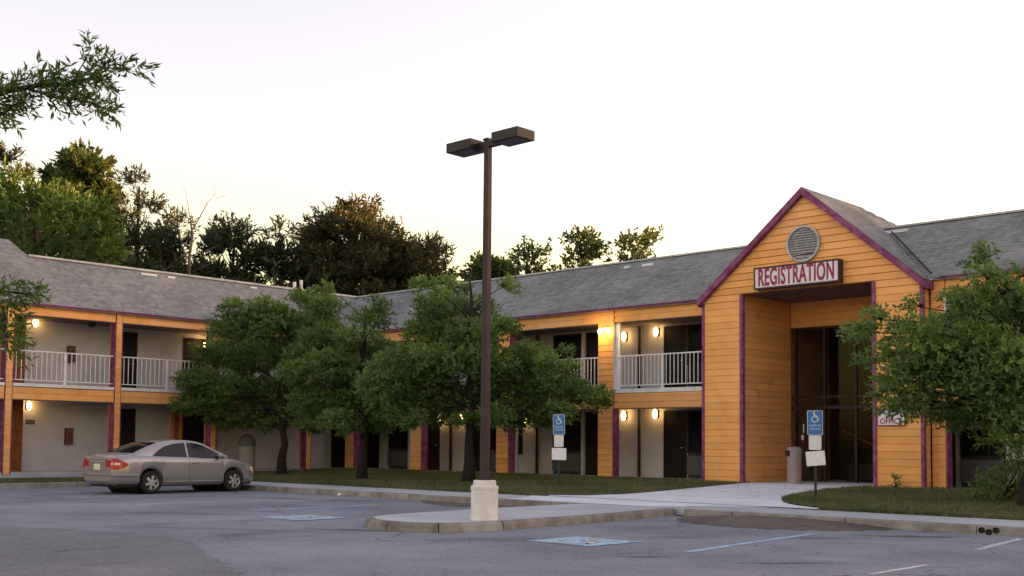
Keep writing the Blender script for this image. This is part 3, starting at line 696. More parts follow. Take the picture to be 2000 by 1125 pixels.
# ================================================================== GABLE
GY = 28.85; GL, GR, OL, OR, OT = -19.34, -12.53, -18.0, -13.86, 5.92
AX, AZ = -15.935, 8.70
GB = thing('registration_hall', (AX, GY, 0), 'orange gabled entrance hall with purple trim and a tall open porch under a round louvre', 'building')
sl = (AZ - 5.85) / (AX - GL)
fm = MB().prism([(GL, GY, .25), (OL, GY, .25), (OL, GY, OT), (OR, GY, OT), (OR, GY, .25), (GR, GY, .25), (GR, GY, 5.8), (AX, GY, AZ - .04), (GL, GY, 5.8)], (0, .14, 0))
front = fm.build('front_wall', 'backing', GB)
z = ZB - .04
tri = []
while z < AZ - .12:
    zt = z + PITCH
    def hw(zz): return (GL, GR) if zz < 5.78 else (GL + (zz - 5.78) / (AZ - .06 - 5.78) * (AX - GL), GR - (zz - 5.78) / (AZ - .06 - 5.78) * (GR - AX))
    a0, b0 = hw(z); a1, b1 = hw(zt)
    segs = [(a0, OL - .0), (OR + .0, b0)] if zt <= OT + .05 else [(a0, b0)]
    if zt <= 5.80:
        for a, b in segs: link('siding_board', BM, front, (a, GY, z), (b - a, 1, 1))
    else:
        if zt <= OT + .05:
            quads = [((a0, OL), (a1, OL)), ((OR, b0), (OR, b1))]
        else:
            mj = AX + random.uniform(-.3, .3) * (b1 - a1); quads = [((a0, mj - .002), (a1, mj - .002)), ((mj + .002, b0), (mj + .002, b1))] if b1 - a1 > 2 else [((a0, b0), (a1, b1))]
        for (p0, p1), (q0, q1) in quads:
            g = .012; mb = MB()
            mb.add([(p0, GY - .03, z + g), (p1, GY - .03, z + g), (p1, GY, z + g), (p0, GY, z + g), (q0, GY - .006, zt), (q1, GY - .006, zt), (q1, GY, zt), (q0, GY, zt)],
                   [(0, 1, 2, 3), (4, 5, 6, 7), (0, 1, 5, 4), (1, 2, 6, 5), (2, 3, 7, 6), (3, 0, 4, 7)])
            mb.build('siding_board', 'orange', front)
    z = zt
for x0, x1 in ((GL - .03, GL + .05), (OL - .05, OL + .05), (OR - .05, OR + .05), (GR - .055, GR + .03)):
    top = 5.84 if x0 < GL or x0 > GR - .1 else OT - .0
    MB().box(x0, x1, GY - .045, GY + (.10 if x0 in (GL - .03,) else .10), .25, top).build('corner_trim', 'purple', front)
# sides of the hall that step out from the wing
sd_ = MB().box(GR - .14, GR - .032, GY + .142, D + .25, .25, 5.8).build('side_wall', 'backing', GB)
boards(sd_, GY + .12, D + .0, GR - .03, ZB - .04, 5.8, 'y')
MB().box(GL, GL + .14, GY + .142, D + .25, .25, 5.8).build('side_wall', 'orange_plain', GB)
# porch recess
YR = 31.73
lw = MB().box(OL - .14, OL - .035, GY + .142, YR, .25, 6.1).build('porch_wall', 'backing', GB)
boards(lw, GY + .11, YR, OL - .033, ZB - .04, 5.94, 'y')
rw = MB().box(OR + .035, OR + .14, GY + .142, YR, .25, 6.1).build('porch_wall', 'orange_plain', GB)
MB().box(OL - .03, OR + .03, GY + .145, YR + .2, OT + .03, OT + .1).build('porch_ceiling', 'soffit', GB)
lt = MB().box(OL - .03, OR + .03, YR, YR + .15, 5.14, OT + .02).build('lintel', 'backing', GB)
boards(lt, OL - .0, OR + .0, YR - .003, 5.15, OT + .02)
# storefront
sf = MB()
for x in (-17.86, -16.88, -15.86, -14.86, -13.93): sf.box(x - .035, x + .035, YR + .0, YR + .08, ZB, 5.14)
sf.box(OL, OR, YR + .004, YR + .076, 2.60, 2.70).box(OL, OR, YR + .004, YR + .076, 2.95, 3.01).box(OL, OR, YR + .004, YR + .076, 5.08, 5.138).box(OL, -17.0, YR + .01, YR + .07, ZB, ZB + .2)
sfo = sf.build('storefront_frame', 'bronze', GB)
gl = bpy.data.materials.new('clear_tinted_glass'); gl.use_nodes = True; gt = gl.node_tree
gt.nodes.clear(); o_ = gt.nodes.new('ShaderNodeOutputMaterial'); t1 = gt.nodes.new('ShaderNodeBsdfTransparent'); t1.inputs[0].default_value = (.80, .77, .74, 1)
g1 = gt.nodes.new('ShaderNodeBsdfGlossy'); g1.inputs['Roughness'].default_value = .05; mx = gt.nodes.new('ShaderNodeMixShader'); mx.inputs[0].default_value = .006
gt.links.new(t1.outputs[0], mx.inputs[1]); gt.links.new(g1.outputs[0], mx.inputs[2]); gt.links.new(mx.outputs[0], o_.inputs[0])
M['clear'] = gl
xs = (-17.86, -16.88, -15.86, -14.86, -13.93)
for a, b in zip(xs, xs[1:]):
    for z0, z1 in ((ZB, 2.6), (2.70, 2.95), (3.01, 5.08)): MB().box(a + .036, b - .036, YR + .03, YR + .036, z0 + .002, z1 - .002).build('pane', 'clear', sfo)
# stair hall behind the glass
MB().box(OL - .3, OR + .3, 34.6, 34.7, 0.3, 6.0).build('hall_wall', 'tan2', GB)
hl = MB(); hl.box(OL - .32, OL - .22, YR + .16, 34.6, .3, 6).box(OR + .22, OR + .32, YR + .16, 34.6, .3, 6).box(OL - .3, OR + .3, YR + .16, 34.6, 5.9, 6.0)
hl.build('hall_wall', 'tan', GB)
st = MB(); ns = 15
for i in range(ns): st.box(-16.9 + i * .2, -16.68 + i * .2, 33.2, 34.5, ZB + i * .19, ZB + i * .19 + .2)
st.prism([(-16.9, 33.15, ZB), (-13.9, 33.15, ZB + 2.9), (-13.6, 33.15, ZB + 2.9), (-13.6, 33.15, ZB)], (0, .04, 0))
sto = st.build('staircase', 'black', GB)
MB().tube([(-17.0, 33.1, ZB + 1.6), (-15.2, 33.1, ZB + .8)], .03, 8).build('handrail', 'brownrail', sto)
MB().tube([(-15.4, 33.0, ZB + 1.75), (-13.9, 33.0, ZB + .95)], .02, 8).build('handrail', 'brownrail', sto)
MB().box(-16.75, -15.9, 33.02, 33.1, ZB, ZB + .55).box(-15.6, -14.9, 33.02, 33.1, ZB, ZB + .7).build('stair_panel', 'curtain', sto)
# gable roof
def gable_side(s, nm):
    ex = GL - .10 if s < 0 else GR + .12; ez = AZ + .10 - abs(ex - AX) * sl
    yf = GY - .16
    if s > 0: poly = [(ex, yf, ez), (AX, yf, AZ + .1), (AX, 32.2, AZ + .08), (-15.42, 33.8, AZ + .1 - .515 * sl), (-14.2, 33.8, AZ + .1 - 1.735 * sl), (-14.55, 31.4, AZ + .1 - 1.385 * sl), (-12.55, 29.4, AZ + .1 - 3.385 * sl)]
    else: poly = [(ex, yf, ez), (AX, yf, AZ + .1), (AX, 32.2, AZ + .08), (-16.45, 33.8, AZ + .1 - .515 * sl), (-17.7, 33.8, AZ + .1 - 1.735 * sl), (-17.32, 31.4, AZ + .1 - 1.385 * sl), (-19.32, 29.4, AZ + .1 - 3.385 * sl)]
    ro = MB().prism(poly, (0, 0, -.07)).build('roof_slope', 'backing', GB)
    O = Vector((ex, 0, ez)); Bd = (Vector((AX, 0, AZ + .1)) - O); ln = Bd.length; Bd.normalize()
    def ab(p): return (p[1], (Vector((p[0], 0, p[2])) - O).length)
    pl = [ab(p) for p in poly]
    shingles('shingles', ro, (O, (0, 1, 0), Bd, pl), 26)
    # rake board along the front edge
    a = Vector((ex, yf - .035, ez)); b = Vector((AX, yf - .035, AZ + .1)); dn = Vector((0, 0, -.215))
    MB().prism([a, b, b + dn, a + dn * .9], (0, .03, 0)).build('rake_board', 'purple', ro)
    a2 = Vector((ex + s * -.02, yf, ez)) + dn * .95; b2 = Vector((AX, yf, AZ + .1)) + dn
    MB().prism([a2, b2, b2 + Vector((0, .15, 0)), a2 + Vector((0, .15, 0))], (0, 0, .03)).build('rake_soffit', 'purple', ro)
    # eave end
    MB().box(min(ex, ex - s * .03), max(ex, ex - s * .03), yf, D + (.05 if s < 0 else -.0), ez - .22, ez - .02).build('eave_board', 'purple', ro)
    return ro
gable_side(-1, 'l'); gr_ = gable_side(1, 'r')
# valley line
va = [(-12.5, 29.35, 6.03), (-14.6, 31.4, 7.76)]
MB().tube([Vector(p) + Vector((0.02, -.03, .045)) for p in va], .02, 6).build('valley_flashing', 'bronze', gr_)
# round louvre
VX, VZ, VR = -15.94, 7.19, .52
v_ = MB(); v_.lathe([(VR, 0), (VR, -.09), (VR - .055, -.09), (VR - .055, 0)], (VX, GY - .02, VZ), 40, 'y')
vent = v_.build('round_vent', 'cap', GB)
MB().lathe([(0, 0), (VR - .06, 0)], (VX, GY - .033, VZ), 40, 'y').build('vent_backing', 'soffit', vent)
n = 13
for i in range(n):
    z = VZ - VR + .10 + i * (2 * VR - .2) / (n - 1); h = math.sqrt(max((VR - .07) ** 2 - (z - VZ) ** 2, 0.004)); tl = random.uniform(-.02, .02) if i < 5 else random.uniform(-.006, .006)
    if i == 2: tl = .05
    MB().add([(VX - h, GY - .085, z - .03), (VX + h, GY - .085, z - .03 + tl), (VX + h, GY - .04, z + .035 + tl), (VX - h, GY - .04, z + .035),
              (VX - h, GY - .080, z - .04), (VX + h, GY - .080, z - .04 + tl), (VX + h, GY - .035, z + .025 + tl), (VX - h, GY - .035, z + .025)],
             [(0, 1, 2, 3), (7, 6, 5, 4), (0, 4, 5, 1), (3, 2, 6, 7)]).build('slat', 'vent_slat', vent)

# ------------------------------------------------------------------ lettering
def text(name, s, parent, loc, size, xs, m, bold=0.0, rx=math.pi / 2, depth=.012, rz=0, align='CENTER'):
    cu = bpy.data.curves.new(name, 'FONT'); cu.body = s; cu.size = size; cu.align_x = align; cu.align_y = 'CENTER'; cu.extrude = depth; cu.offset = bold; cu.space_character = 1.0 + bold * 4
    t = bpy.data.objects.new('tmp', cu); COL.objects.link(t)
    dg = bpy.context.evaluated_depsgraph_get(); me = bpy.data.meshes.new_from_object(t.evaluated_get(dg)); bpy.data.objects.remove(t)
    me.transform(Matrix.Rotation(rz, 4, 'Z') @ Matrix.Rotation(rx, 4, 'X') @ Matrix.Diagonal((xs, 1, 1, 1))); me.materials.clear(); me.materials.append(M[m]); me.name = name
    return link(name, me, parent, loc)
# REGISTRATION sign
RX0, RX1, RZ0, RZ1 = -17.42, -14.74, 5.98, 6.62
RS = thing('registration_sign', ((RX0 + RX1) / 2, GY, 6.0), 'white REGISTRATION sign with tall maroon letters in a dark box over the porch', 'sign')
MB().box(RX0, RX1, GY - .26, GY - .035, RZ0, RZ1).build('case', 'signframe', RS)
MB().box(RX0 + .045, RX1 - .045, GY - .272, GY - .262, RZ0 + .05, RZ1 - .05).build('panel', 'panel', RS)
text('lettering', 'REGISTRATION', RS, ((RX0 + RX1) / 2, GY - .276, (RZ0 + RZ1) / 2 - .005), .70, .475, 'maroon', .017, depth=.006)
m_ = MB()
for a, b, c, d in ((RX0, RX1, RZ1 - .045, RZ1), (RX0, RX1, RZ0, RZ0 + .045)): m_.box(a, b, GY - .285, GY - .262, c, d)
for a, b in ((RX0, RX0 + .04), (RX1 - .04, RX1)): m_.box(a, b, GY - .283, GY - .262, RZ0 + .046, RZ1 - .046)
m_.build('frame', 'signframe', RS)
OS = thing('office_sign', (-13.4, GY, 2.05), 'small white OFFICE sign with maroon lettering right of the porch, half behind leaves', 'sign')
MB().box(-13.77, -12.99, GY - .07, GY - .035, 2.02, 2.46).build('frame', 'maroon', OS)
MB().box(-13.745, -13.015, GY - .078, GY - .072, 2.045, 2.435).build('panel', 'panel', OS)
text('lettering', 'OFFICE', OS, (-13.38, GY - .08, 2.14), .20, .95, 'maroon', .004, depth=.003)

# ------------------------------------------------------------------ accessible parking signs
def acc_sign(px, py, pz, label, tilt):
    t = thing('accessible_parking_sign', (px, py, pz), label, 'parking sign', 'accessible parking signs')
    c45 = math.pi / 4 * .0
    m_ = MB(); m_.box(-.03, .03, -.012, .0, 0, 2.05).box(-.03, -.018, -.03, -.012, 0, 2.05).box(.018, .03, -.03, -.012, 0, 2.05)
    def put(mb, nm, m, par=t, bevel=0, rz=0.0):
        me = mb.data(nm, m); me.transform(Matrix.Rotation(rz, 4, 'Y')) if rz else None
        o = bpy.data.objects.new(nm, me); COL.objects.link(o); o.parent = par; return o
    put(m_, 'post', 'green')
    def rr(w_, z0, z1, y, r=.03, d=.004, off=0):
        p = []
        for cx, cz, a0 in ((w_ / 2 - r, z1 - r, 0), (-w_ / 2 + r, z1 - r, 90), (-w_ / 2 + r, z0 + r, 180), (w_ / 2 - r, z0 + r, 270)):
            for k in range(5): a = math.radians(a0 + k * 22.5); p.append((cx + r * math.cos(a), y, cz + r * math.sin(a)))
        return MB().prism(p, (0, d, 0))
    a = put(rr(.36, 1.48, 2.06, -.044), 'blue_plate', 'signwhite')
    put(rr(.335, 1.492, 2.048, -.048, .024), 'blue_face', 'signblue', a)
    s_ = MB(); wheelchair(0.0, 1.90, .27, -.050, s_, lambda u, v, z: (u, z, v)); put(s_, 'wheelchair_symbol', 'signwhite', a)
    for tx, z, sz in (('RESERVED', 1.70, .072), ('PARKING', 1.62, .072)):
        o = text('lettering', tx, None, (0, 0, 0), sz, .85, 'signtext', .001, depth=.001); o.location = (0, -.051, z); o.parent = a
    put(rr(.29, 1.13, 1.47, -.046), 'white_plate', 'signwhite')
    lp = rr(.44, -.17, .17, -.050, .012); me = lp.data('notice_plate', 'paper'); me.transform(Matrix.Rotation(tilt, 4, 'Y'))
    o = bpy.data.objects.new('notice_plate', me); COL.objects.link(o); o.parent = t; o.location = (.01, 0, .93)
    t.rotation_euler = (0, 0, math.radians(20))
    return t
acc_sign(-13.23, 24.42, zs(24.42), 'blue accessible parking sign with crooked white notice, on the right lawn before the porch', math.radians(-5))
acc_sign(-21.35, 24.54, zs(24.54), 'blue accessible parking sign with level white notice, on the left lawn behind the lamp base', math.radians(1))

# ------------------------------------------------------------------ parking lot lamp
LP = thing('lamp_post', (-13.73, 13.84, .15), 'tall dark brown parking lot lamp with two shoebox heads on a white concrete base', 'lamp post')
x0, y0 = -13.73, 13.84
m_ = MB(); m_.lathe([(.0, 0), (.235, 0), (.232, .52), (.240, .525), (.240, .565), (.225, .585), (.20, .59), (.195, .66), (.185, .68), (.0, .68)], (x0, y0, .15), 28)
m_.build('concrete_base', 'base', LP, smooth=False)
MB().box(x0 - .10, x0 + .10, y0 - .10, y0 + .10, .83, .85).build('base_plate', 'pole', LP, bevel=.004)
MB().add([(x0 - .065, y0 - .065, .84), (x0 + .065, y0 - .065, .84), (x0 + .065, y0 + .065, .84), (x0 - .065, y0 + .065, .84), (x0 - .052, y0 - .052, 6.72), (x0 + .052, y0 - .052, 6.72), (x0 + .052, y0 + .052, 6.72), (x0 - .052, y0 + .052, 6.72)],
         [(0, 1, 2, 3), (4, 5, 6, 7), (0, 1, 5, 4), (1, 2, 6, 5), (2, 3, 7, 6), (3, 0, 4, 7)]).build('pole', 'pole', LP, bevel=.008)
def head(xa, xb, nm):
    o = MB().box(xa, xb, 13.62, 14.06, 6.60, 6.77).build('lamp_head', 'bronze', LP, bevel=.006)
    MB().box(xa + .05, xb - .05, 13.67, 14.01, 6.592, 6.598).build('lens', 'ac', o)
    return o
hr = head(-13.44, -12.83, 'r'); hl_ = head(-14.56, -13.95, 'l')
MB().box(-13.68, -13.445, 13.79, 13.89, 6.60, 6.71).build('arm', 'bronze', LP); MB().box(-13.945, -13.78, 13.79, 13.89, 6.60, 6.70).build('arm', 'bronze', LP)
MB().box(-13.74 - .06, -13.74 + .06, y0 - .06, y0 + .06, 6.722, 6.76).build('pole_cap', 'bronze', LP)

# ------------------------------------------------------------------ wall lights (lit) and floodlight
def wall_light(x, y, z, face, label, lum=1.0):
    t = thing('wall_light', (x, y, z), label, 'wall light', 'oval lights on the gallery walls')
    dx, dy = ((0, -1) if face == 'y' else (1, 0))
    b = MB().lathe([(.0, .13), (.06, .13), (.075, .11), (.075, -.11), (.06, -.13), (0, -.13)], (x + dx * .03, y + dy * .03, z), 12); b.build('back_box', 'bronze', t)
    g = MB(); pr = [(.080 * math.sqrt(max(0, 1 - (k / 5) ** 2)) if abs(k) < 5 else .0, k / 5 * .16) for k in range(-5, 6)]
    g.lathe(pr, (x + dx * .13, y + dy * .13, z), 14); g.build('globe', 'bulb', t, smooth=True)
    l = bpy.data.lights.new('bulb_light', 'POINT'); l.energy = 0.45 * lum; l.color = (1, .62, .25); l.shadow_soft_size = .1
    lo = bpy.data.objects.new('bulb_light', l); COL.objects.link(lo); lo.parent = t; lo.location = (dx * .30, dy * .30, 0)
wall_light(-23.95, YW, 5.18, 'y', 'lit oval wall light on the upper gallery, just right of the floodlight column')
wall_light(-22.6, YW, 5.26, 'y', 'lit oval wall light on the upper gallery beside the dark door left of the gable')
wall_light(-23.95, YW, 2.46, 'y', 'lit oval wall light on the lower walkway, just right of the floodlight column')
wall_light(-22.62, YW, 2.50, 'y', 'lit oval wall light on the lower walkway beside the dark door left of the gable')
wall_light(XW, 16.98, 5.50 - .0, 'x', 'lit oval wall light on the upper gallery wall at the far left')
wall_light(XW, 16.85, 2.62, 'x', 'lit oval wall light on the lower walkway wall at the far left')
wall_light(XW, 23.6, 5.12, 'x', 'warm wall light glowing in the upper gallery corner beside the leftmost oak', 5)
wall_light(-33.2, YW, 2.45, 'y', 'small lit wall light seen under the oak crown, left of the white downpipe wall', .7)
wall_light(-31.95, YW, 2.45, 'y', 'small lit wall light seen just left of the lamp pole, under the oak crown', .7)
wall_light(-28.55, YW, 2.40, 'y', 'small lit wall light peeping through the leaves right of the lamp pole', .7)
FL = thing('floodlight', (-23.4, D - .04, 5.1), 'lit twin-bulb floodlight at the top of the orange column', 'floodlight')
MB().box(-23.50, -23.38, D - .075, D - .035, 5.24, 5.34).build('bracket', 'white', FL)
for sx in (-1, 1):
    c = Vector((-23.44 + sx * .17, D - .16, 5.20))
    b = MB().tube([(-23.44, D - .07, 5.29), (-23.44 + sx * .10, D - .11, 5.27)], [.03, .04], 8).build('lamp_holder', 'white', FL)
    g = MB(); g.lathe([(0, -.10)] + [(.085 * math.sin(math.pi * k / 8), -.10 * math.cos(math.pi * k / 8)) for k in range(1, 8)] + [(0, .10)], tuple(c), 14); g.build('bulb', 'bulb', FL, smooth=True)
l = bpy.data.lights.new('flood_bulb', 'POINT'); l.energy = 3; l.color = (1, .66, .22); l.shadow_soft_size = .08
lo = bpy.data.objects.new('flood_bulb', l); COL.objects.link(lo); lo.parent = FL; lo.location = (-.22, -.30, .02)

# ------------------------------------------------------------------ small wall fixtures
for z, nm in ((4.2, 'upper gallery wall, behind the railing'), (1.30, 'lower walkway wall, left of the car')):
    t = thing('fire_extinguisher_cabinet', (XW, 18.3, z), 'dull red fire extinguisher cabinet on the ' + nm, 'fire extinguisher', 'extinguishers on the left wing wall')
    MB().box(XW, XW + .16, 18.18, 18.44, z + .0, z + .58).build('cabinet', 'redbox', t, bevel=.01)
    MB().box(XW + .161, XW + .166, 18.21, 18.41, z + .06, z + .52).build('window', 'ac', t)
    MB().lathe([(0, .12), (.055, .12), (.06, .15), (.06, .40), (.03, .46), (0, .46)], (XW + .21, 18.31, z), 12).build('extinguisher', 'redbox', t)
t = thing('room_number_plaque', (XW, 17.0, 1.95), 'small dark plaque on the wall under the lower left wall light', 'plaque')
MB().box(XW, XW + .02, 16.8, 17.12, 1.98, 2.14).build('plate', 'ac', t)
t = thing('ceiling_light', (L - .9, 19.0 - .35, 5.58), 'unlit dark dome light under the upper left gallery ceiling', 'ceiling light')
MB().lathe([(0, -.16), (.10, -.14), (.15, -.07), (.16, 0), (0, 0)], (L - .9, 18.7, 5.58), 16).build('dome', 'bronze', t)
# domed litter bin by the left wing
t = thing('domed_litter_bin', (-37.0, 24.2, .25), 'tall grey-brown litter bin with rounded dome top against the wall beyond the car bonnet', 'litter bin')
bx, by = -36.4, 24.05
MB().lathe([(0, 0), (.30, 0), (.31, .06), (.31, 1.05), (.33, 1.07)], (bx, by, .22), 24).build('drum', 'bin', t)
MB().lathe([(.33, 1.07), (.33, 1.14), (.30, 1.32), (.2, 1.46), (.08, 1.52), (0, 1.53)], (bx, by, .22), 24).build('dome_lid', 'ac', t, smooth=True)
# trash can by the porch
t = thing('trash_can', (-16.62, 29.55, .37), 'round beige aggregate trash can standing inside the porch by the left wall', 'trash can')
bx, by = -16.72, 29.62
m_ = MB(); m_.lathe([(0, 0), (.20, 0), (.205, .04), (.205, .74), (.215, .75)], (bx, by, .374), 28); m_.build('drum', 'bin', t)
m_ = MB(); m_.lathe([(.215, .75), (.218, .78), (.218, 1.0), (.20, 1.04), (.12, 1.07), (0, 1.075)], (bx, by, .374), 28); m_.build('lid', 'bin', t)
a = math.radians(-75)
MB().box(bx - .17, bx - .02, by - .222, by - .14, .374 + .80, .374 + .96).build('opening', 'black', t)
# fire extinguisher seen on the hall door
t = thing('hanging_extinguisher', (-17.6, 31.68, 1.7), 'small red and white extinguisher hung beside the glass door behind the trash can', 'fire extinguisher')
MB().lathe([(0, 0), (.055, 0), (.06, .03), (.06, .26), (.02, .33), (0, .33)], (-17.55, 31.66, 1.55), 12).build('cylinder', 'redbox', t)
MB().box(-17.59, -17.51, 31.585, 31.60, 1.66, 1.80).build('label', 'signwhite', t); MB().tube([(-17.55, 31.66, 1.88), (-17.55, 31.66, 2.15)], .02, 6).build('hose', 'signwhite', t)
# roof vent pipes behind the left ridge
for i, (yy, hh) in enumerate(((29.1, .30), (28.75, .18))):
    m_ = MB(); m_.lathe([(.07, 0), (.07, .75 + hh), (.055, .75 + hh), (.055, .6)], (L - SET - .7, yy, 7.4), 12)
    tag(m_.build('vent_pipe', 'flash'), ('taller' if i == 0 else 'shorter') + ' white vent pipe on the left wing roof near the inner corner', 'vent pipe', 'roof vent pipes')
# fallen leaves and grit along the kerbs and walk edges
V = []
for i in range(900):
    q = random.random()
    if q < .45: x, y, z = random.uniform(-33, -8), 19.33 - abs(random.gauss(0, .10)), .006
    elif q < .7: x, y, z = random.uniform(-33, -19), 21.3 - abs(random.gauss(0, .12)), .158
    elif q < .85: x, y, z = random.uniform(-17.6, -14.2), random.choice((-1, 1)) * 0 + random.uniform(22, 29), 0; z = zs(y) + .012
    else: x, y, z = random.uniform(-24, -6), random.uniform(10, 19), .007
    if -16.4 < x < -13.2 and y < 19.5: continue
    a = random.uniform(0, 6.28); l_ = random.uniform(.02, .05); w_ = l_ * .3; ca, sa = math.cos(a), math.sin(a)
    V += [(x, y, z), (x + ca * l_ - sa * w_, y + sa * l_ + ca * w_, z + random.uniform(.002, .012)), (x + ca * 2 * l_, y + sa * 2 * l_, z + .002), (x + ca * l_ + sa * w_, y + sa * l_ - ca * w_, z + .002)]
M['litterleaf'] = leafmat('dry_leaf_litter', (0.07, 0.05, 0.02), (0.16, 0.11, 0.05), .1)
tag(cloud('fallen_leaves', np.array(V), 4, 'litterleaf', None, rng.uniform(0, 1, len(V) // 4)), kind='stuff')
# crumpled paper by the kerb
bm = bmesh.new(); bmesh.ops.create_icosphere(bm, subdivisions=2, radius=.06)
for v in bm.verts: v.co *= random.uniform(.6, 1.15); v.co.z *= .7
me = bpy.data.meshes.new('litter'); bm.to_mesh(me); bm.free(); me.materials.append(M['litter'])
tag(link('litter', me, None, (-24.6, 19.2, .04)), 'crumpled white paper at the foot of the kerb in front of the lawn', 'litter')

# ------------------------------------------------------------------ car
def car():
    T = thing('parked_car', (0, 0, 0), 'champagne beige four-door saloon parked nose to the kerb by the left wing', 'car')
    F, R, RW = 1.40, -1.32, 0.315
    kx = lambda tab: (lambda x: float(np.interp(x, [a for a, b in tab], [b for a, b in tab])))
    top = kx([(-2.44, .88), (-2.42, 1.0), (-2.34, 1.065), (-2.15, 1.09), (-1.7, 1.10), (0, 1.06), (1.0, 1.03), (1.3, 1.00), (1.7, .93), (2.05, .84), (2.25, .76), (2.34, .66), (2.38, .55)])
    belt = kx([(-2.44, .82), (-2.42, .92), (-2.34, .96), (-2.15, .985), (-1.7, 1.0), (-.6, .965), (.4, .945), (1.0, .93), (1.5, .885), (2.0, .79), (2.22, .70), (2.34, .60), (2.38, .50)])
    wd = kx([(-2.44, .66), (-2.42, .73), (-2.36, .80), (-2.25, .85), (-2.0, .88), (-1.3, .895), (0, .90), (1.2, .895), (1.7, .87), (2.0, .81), (2.2, .71), (2.32, .56), (2.38, .42)])
    bot = kx([(-2.44, .36), (-2.3, .26), (-1.8, .24), (-.9, .20), (.9, .20), (1.9, .20), (2.2, .22), (2.38, .28)])
    def zb(x):
        z = bot(x)
        for c in (F, R):
            d = abs(x - c)
            if d < .37: z = max(z, .31 + math.sqrt(.37 ** 2 - d * d))
        return z
    fr = [.78, .97, 1.0, 1.005, .99, .965]
    def ring(x):
        w_, b_, t_, z0 = wd(x), belt(x), top(x), zb(x)
        zc = [z0, z0 + (b_ - z0) * .12, z0 + (b_ - z0) * .4, z0 + (b_ - z0) * .62, z0 + (b_ - z0) * .85, b_]
        r = [(0, z0)] + [(w_ * fr[i], zc[i]) for i in range(6)] + [(w_ * .90, b_ + (t_ - b_) * .45), (w_ * .72, b_ + (t_ - b_) * .85), (w_ * .35, t_), (0, t_ + .005)]
        return r
    def sidey(x, z):
        r = ring(x)[1:]; return float(np.interp(z, [q[1] for q in r[:7]], [q[0] for q in r[:7]]))
    X = sorted(set([round(v, 3) for v in np.arange(-2.40, 2.36, .05)] + [-2.44, -2.43, -2.42, -2.37, 2.34, 2.36, 2.38] + [F + .37 * math.cos(a) for a in np.linspace(0, math.pi, 13)] + [R + .37 * math.cos(a) for a in np.linspace(0, math.pi, 13)] + [F - .3705, F + .3705, R - .3705, R + .3705]))
    vs = []; fs = []; k = 11
    full = []
    for x in X:
        r = ring(x); row = [(x, y, z) for y, z in r] + [(x, -y, z) for y, z in r[-2:0:-1]]; full.append(row)
    n = len(full[0]); vs = [p for row in full for p in row]
    for i in range(len(X) - 1):
        for j in range(n): fs.append((i * n + j, i * n + (j + 1) % n, (i + 1) * n + (j + 1) % n, (i + 1) * n + j))
    fs += [tuple(range(n)), tuple(range((len(X) - 1) * n, len(X) * n))[::-1]]
    body = MB().add(vs, fs)
    me = body.data('body', 'paint'); me.polygons.foreach_set('use_smooth', [len(p.vertices) == 4 for p in me.polygons])
    def att(me_, nm, par=T):
        o = bpy.data.objects.new(nm, me_); COL.objects.link(o); o.parent = par; return o
    B = att(me, 'body')
    def P(mb, nm, m, par=T, sm=False):
        me_ = mb.data(nm, m)
        if sm: me_.polygons.foreach_set('use_smooth', [True] * len(me_.polygons))
        return att(me_, nm, par)
    # cabin
    zt = kx([(-1.92, 1.06), (-1.62, 1.19), (-1.30, 1.315), (-1.0, 1.40), (-.7, 1.45), (-.35, 1.478), (0, 1.48), (.25, 1.455), (.5, 1.385), (.85, 1.225), (1.15, 1.075), (1.32, .99)])
    def cy(z): return .835 - max(z - .94, 0) * .43
    CX = np.concatenate([np.arange(-1.92, 1.31, .06), [1.32]])
    rows = []
    for x in CX:
        z = zt(x); e = .045 if z > 1.15 else .02
        end = min(1, (x + 1.92) / .35 + .88, (1.32 - x) / .5 + .86)
        r = [(cy(.90) * end, .90), (cy((.9 + z) / 2) * end, (.9 + z - e) / 2), (cy(z - e) * end, z - e), ((cy(z - e) - .035) * end, z - e * .35), ((cy(z) - .12) * end, z), (cy(z) * .5, z + .012), (0, z + .016)]
        rows.append([(x, y, q) for y, q in r] + [(x, -y, q) for y, q in r[-2::-1]])
    n = len(rows[0]); vs = [p for row in rows for p in row]; fs = [(i * n + j, i * n + j + 1, (i + 1) * n + j + 1, (i + 1) * n + j) for i in range(len(rows) - 1) for j in range(n - 1)]
    P(MB().add(vs, fs), 'roof', 'paint', T, True)
    # side glass
    dlo_t = kx([(-1.34, .985), (-1.1, 1.17), (-.85, 1.30), (-.55, 1.375), (-.1, 1.415), (.15, 1.405), (.42, 1.34), (.75, 1.18), (1.02, 1.03), (1.10, .985)])
    def glass(x0, x1, s, nm='side_window'):
        v = []; xs_ = np.linspace(x0, x1, 14)
        for x in xs_:
            a, b = .98, max(dlo_t(x), .982)
            v += [(x, s * (cy(a) + .008), a), (x, s * (cy(b) + .008), b)]
        g = [(2 * i, 2 * i + 1, 2 * i + 3, 2 * i + 2) for i in range(13)]
        P(MB().add(v, g), nm, 'cglass')
    for s in (1, -1):
        glass(-1.30, -.17, s); glass(-.10, 1.08, s)
        # chrome/dark belt line
        P(MB().tube([(x, s * (cy(.97) + .012), .972) for x in np.linspace(-1.34, 1.12, 12)], .009, 6), 'belt_moulding', 'seam')
    # windscreen, back glass
    def screen(x0, x1, nm, k0, k1):
        v = []; fs_ = []; xs_ = np.linspace(x0, x1, 9)
        for x in xs_:
            z = zt(x); hw_ = (cy(z) - .10)
            for t in np.linspace(-1, 1, 9): v.append((x + (.0 if abs(t) < 2 else 0), hw_ * t, z + .022 - .012 * abs(t) ** 2))
        for i in range(8):
            for j in range(8): fs_.append((i * 9 + j, i * 9 + j + 1, (i + 1) * 9 + j + 1, (i + 1) * 9 + j))
        P(MB().add(v, fs_), nm, 'cglass', T, True)
